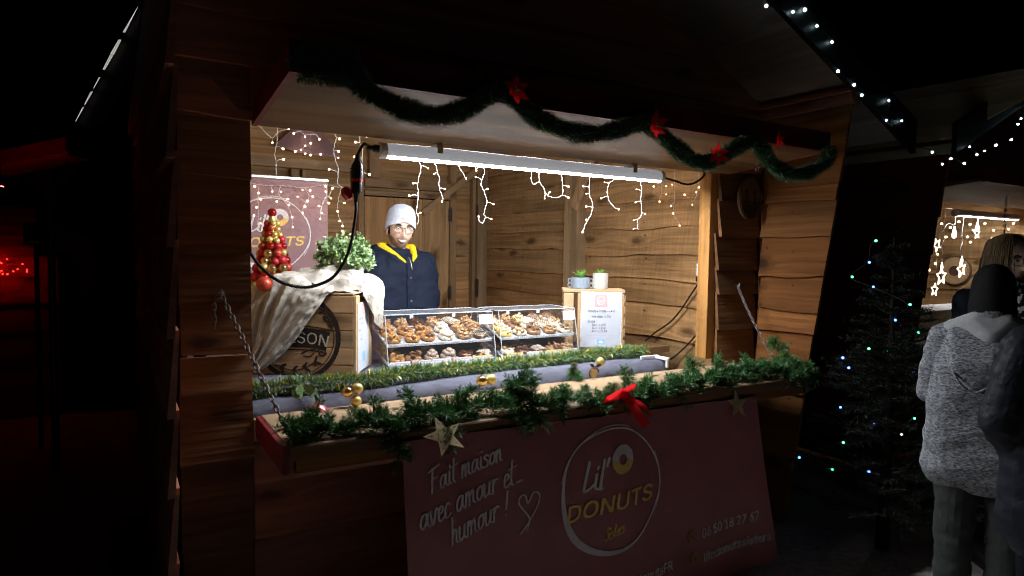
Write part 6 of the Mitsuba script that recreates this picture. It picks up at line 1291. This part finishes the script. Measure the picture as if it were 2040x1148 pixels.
put(f'{k_}__bark', xf(lathe([(0, 0), (.16, 0), (.165, .015), (.15, .03), (0, .03)], 24), R=rot((0, 1, 0), -90), t=(SH + 2.765, .976, 1.45)), 'bark'); put(f'{k_}__face', xf(lathe([(0, 0), (.148, 0), (.145, .004), (0, .004)], 24), R=rot((0, 1, 0), -90), t=(SH + 2.734, .976, 1.45)), 'crate_pine', uv=None)
put(f'{k_}__heart', xf(lathe([(0, 0), (.055, 0), (.05, .004), (0, .004)], 16), R=rot((0, 1, 0), -90), t=(SH + 2.7295, .976, 1.45)), 'bark')
chain('shelf_chain', [(5.32, -.30, 2.06), (5.32, -.30, 1.9), (5.32, -.30, 1.66)], 'dark chain hanging in the window of the chalet next door', LK, .04)
# boarded upper side of the next chalet
for pts, bs in (([(.9, 2.345), (.9, 2.285), (-.40, 2.285), (-.40, 2.345)], 'eave_cream'), ([(.9, 2.70), (.9, 2.349), (-.40, 2.349), (-.415, 2.40), (-.77, 2.565), (-1.1, 2.66), (-1.1, 2.685)], 'board_tan'), ([(.9, 2.775), (.9, 2.704), (-1.1, 2.689), (-1.1, 2.745)], 'eave_cream')):
    m = xf(poly_mesh(Polygon(pts), .022 if bs == 'board_tan' else .03), R=np.array([[0, 0, -1.], [1, 0, 0], [0, 1, 0]]), t=(4.328, 0, 0)); put(f'{N_}__upper_board', m, bs, uv=np.stack([m[0][:, 1] + 4, m[0][:, 2] + 8800.], -1))
# the Christmas tree between the chalets
CT_ = thing('christmas_tree', 'dark fir tree with blue and green lights standing between the two chalets', 'christmas tree')
tb = V(3.12, -.70, 0); r = np.random.default_rng(31)
put(f'{CT_}__trunk', tube([tb, tb + V(.01, 0, .9), tb + V(0, .01, 1.70)], [.035, .02, .005], 8), 'fir_bark', smooth=True)
bases, dirs, tw = [], [], []
mat('fir_bark', (.02, .013, .009), .9, .1)
mat('fir', mikit.proc(lambda p, n, uv: mix((.003, .008, .0045), (.012, .024, .011), noise(p.x * 40, p.y * 40, p.z * 40))), .55, .35)
for i in range(190):
    q = r.random() ** .8; z = .05 + 1.6 * q; L = (.60 * (1 - q) + .07) * r.uniform(.75, 1.1); az = r.uniform(0, 6.283)
    d = V(math.cos(az), math.sin(az), r.uniform(.05, .45)); d /= np.linalg.norm(d); k = np.linspace(0, 1, 12); c = tb + V(0, 0, z) + np.outer(k, d) * L + np.outer(k ** 2, (0, 0, -.10 * L))
    segs = [c]
    for t_ in (.35, .5, .65, .8):
        for s in (-1, 1):
            o = c[int(t_ * 11)]; dd = d + s * .9 * np.cross(d, (0, 0, 1)) + V(0, 0, .1); dd /= np.linalg.norm(dd); segs.append(o + np.outer(np.linspace(0, 1, 6), dd) * L * .38 * (1.15 - t_))
    for sg in segs:
        if len(sg) < 12 or True: tw.append(tube(sg[::max(1, len(sg) // 4)], .0022, 4, False))
        l = np.linalg.norm(sg[-1] - sg[0]); n = max(8, int(l * 330)); kk = r.random(n) * (len(sg) - 1); i0 = np.minimum(kk.astype(int), len(sg) - 2); pt = sg[i0] + (sg[i0 + 1] - sg[i0]) * (kk - i0)[:, None]; dx = (sg[-1] - sg[0]) / l
        nd = unitv(r, n) + dx * .7; nd[:, 2] += .15; nd /= np.linalg.norm(nd, axis=1, keepdims=True); bases.append(pt); dirs.append(nd)
B_b, D_b = np.vstack(bases), np.vstack(dirs)
kk = put(f'{CT_}__needles', blades(B_b, D_b, .024 * r.uniform(.7, 1.2, len(B_b)), .0013, r, .1), 'fir'); tag(kk, kind='stuff'); put(f'{CT_}__branches', cat(*tw), 'fir_bark')
TREE_B = [[2.843, -0.751, 1.676, 'g'], [2.878, -0.702, 1.566, 'b'], [3.04, -0.514, 1.482, 'g'], [3.044, -0.633, 1.433, 'b'], [2.989, -0.856, 1.357, 'g'], [3.076, -0.74, 1.263, 'b'], [3.2, -0.796, 1.196, 'g'], [2.835, -0.745, 1.127, 'g'], [3.177, -0.658, 1.082, 'g'], [2.701, -0.691, 1.082, 'b'], [2.843, -0.638, 1.011, 'b'], [3.191, -0.786, 0.983, 'b'], [2.818, -0.617, 0.799, 'b'], [3.038, -0.676, 0.702, 'b'], [3.293, -0.751, 0.713, 'g'], [3.513, -0.763, 0.847, 'g'], [2.767, -0.673, 0.632, 'g'], [2.865, -0.557, 0.439, 'g'], [3.055, -0.649, 0.424, 'b'], [2.574, -0.557, 0.55, 'b'], [2.899, -0.893, 0.712, 'w'], [3.53, -0.769, 0.786, 'w']]
for c_, rgb_, lb in (('g', (.35, 4.5, 2.0), 'green'), ('b', (.45, 1.4, 7.5), 'blue'), ('w', (1, 1, 1), 'white')):
    pts = [q[:3] for q in TREE_B if q[3] == c_]; so_ = sorted(pts, key=lambda q: -q[2])
    kk = put(f'{CT_}__{lb}_lights', cat(*[ball(q, .0068, 1) for q in pts]), 'bulb', smooth=True); tag(kk, kind='stuff'); glow(kk, rgb_, .25)
allb = sorted([q[:3] for q in TREE_B], key=lambda q: -q[2]); put(f'{CT_}__light_cord', tube(catmull(np.array([V(3.12, -.72, 1.74)] + [V(*q) + V(0, .012, 0) for q in allb], float), 5), .0018, 5), 'wire_green', smooth=True)

# ================================================================ red-lit hut at the far left
H_ = thing('red_hut', 'far chalet at the left edge with a red-lit plank wall and a red sloping board', 'chalet')
hw = put(f'{H_}__wall', bx(-1.9, -.55, 4.80, 4.84, .02, 2.3), 'wood_dark')
for a, b in zip([.03, .3, .55, .8, 1.05, 1.30, 1.47, 1.56, 1.66, 1.745, 1.83], [.3, .55, .8, 1.05, 1.30, 1.465, 1.56, 1.66, 1.745, 1.83, 1.91]):
    m, uv = plank((0, 4.79, 0), (1, 0, 0), (0, -1, 0), -1.9, -1.055 if a > 1.4 else -.9, a, b, wave=.004, n=5); put(f'{hw}__plank', m, 'red_planks', uv=uv)
p0, p1 = V(-1.18, 3.69, 2.20), V(-.755, 3.44, 2.308); dp_ = p1 - p0
v = [tuple(p0 + dp_ * t + V(.5, .86, 0) * o + V(0, 0, h)) for t in (-.3, 1) for o in (0, .03) for h in (0, .105)]; put(f'{H_}__barge_board', trimesh.convex.convex_hull(np.array(v)), 'red_paint')
v = [tuple(p0 + dp_ * t + V(.5, .86, 0) * o + V(0, 0, h)) for t in (-.3, 1) for o in (.032, .3) for h in (-.03, .0)]; h_ = trimesh.convex.convex_hull(np.array(v)); put(f'{H_}__soffit', h_, 'plywood', uv=h_.vertices[:, :2] + 5)
k_ = thing('festoon_lamp', 'small red festoon lamp glowing at the far left edge', 'lamp')
kk = put(f'{k_}__bulb', ball((-1.12, 3.17, 1.98), .02, 2), 'bulb', smooth=True); glow(kk, LAMP_RED, 3); put(f'{k_}__cup', lathe([(0, -.03), (.03, -.028), (.045, .008), (.042, .008), (.027, -.025), (0, -.026)], 16, (-1.12, 3.17, 1.98)), 'black_rubber', smooth=40); put(f'{k_}__arm', tube([(-1.12, 3.17, 1.95), (-1.16, 3.4, 1.97), (-1.18, 3.66, 2.2)], .005, 5), 'black_rubber')  # cup added under the bulb to keep red light off the ground
k_ = thing('loudspeaker', 'black box loudspeaker on a pole in front of the red-lit wall', 'loudspeaker'); put(f'{k_}__box', bx(-1.03, -.90, 3.45, 3.62, 1.59, 1.75, .006), 'black_rubber'); put(f'{k_}__pole', tube([(-.96, 3.53, .0), (-.96, 3.53, 1.59)], .016, 8), 'black_rubber', smooth=True); put(f'{k_}__bracket', bx(-1.0, -.93, 3.44, 3.449, 1.60, 1.62, .001), 'steel')
k_ = thing('downpipe', 'dark metal downpipe catching light beside the left wall of the chalet', 'pipe'); put(f'{k_}__pipe', cat(tube([(-.82, 2.85, 0), (-.82, 2.85, 1.96), (-.79, 2.87, 2.06), (-.70, 2.9, 2.15)], .022, 12)), 'steel_dark', smooth=True); put(f'{k_}__bracket', cat(lathe([(.022, 0), (.027, 0), (.027, .02), (.022, .02)], 14, (-.82, 2.85, 1.5))), 'steel', smooth=40)
k_ = thing('red_string_lights', 'tangle of small red lights at the foot of the red-lit wall', 'string lights'); r = np.random.default_rng(8); kk = put(f'{k_}__bulbs', cat(*[ball((-1.62 + .5 * r.random() ** .7, 4.64 + .07 * r.random(), 1.30 + .17 * r.random()), .0065, 1) for _ in range(30)]), 'bulb', smooth=True); tag(kk, kind='stuff'); glow(kk, (10, .17, .1), 1.0)
put(f'{k_}__wire', tube(catmull(np.array([(-1.34 + .16 * r.random(), 4.72, 1.30 + .14 * r.random()) for _ in range(9)]), 5), .002, 5), 'wire_green')
# steep roof behind, its lit edge imitated by added glowing pieces between the dark roofs
k_ = thing('steep_roof_house', 'tall dark house behind, its pale lit steep roof edge imitated by added glowing pieces', 'house')
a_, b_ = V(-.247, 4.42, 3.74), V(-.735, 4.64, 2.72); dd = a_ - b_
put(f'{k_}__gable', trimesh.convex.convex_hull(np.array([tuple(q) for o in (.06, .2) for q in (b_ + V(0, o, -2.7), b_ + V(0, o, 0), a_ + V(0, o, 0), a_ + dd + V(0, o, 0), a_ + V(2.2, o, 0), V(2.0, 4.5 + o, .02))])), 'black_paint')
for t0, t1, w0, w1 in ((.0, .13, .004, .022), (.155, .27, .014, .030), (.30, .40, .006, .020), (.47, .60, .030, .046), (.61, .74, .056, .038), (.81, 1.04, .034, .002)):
    P0, P1 = b_ + dd * t0, b_ + dd * t1; kk = put(f'{k_}__lit_edge_glow', trimesh.convex.convex_hull(np.array([tuple(P + V(s * w, o, 0)) for P, w in ((P0, w0 * .55), (P1, w1 * .55)) for s in (-.5, .5) for o in (0, .02)])), 'tube_white'); glow(kk, (.36, .35, .32), .1)
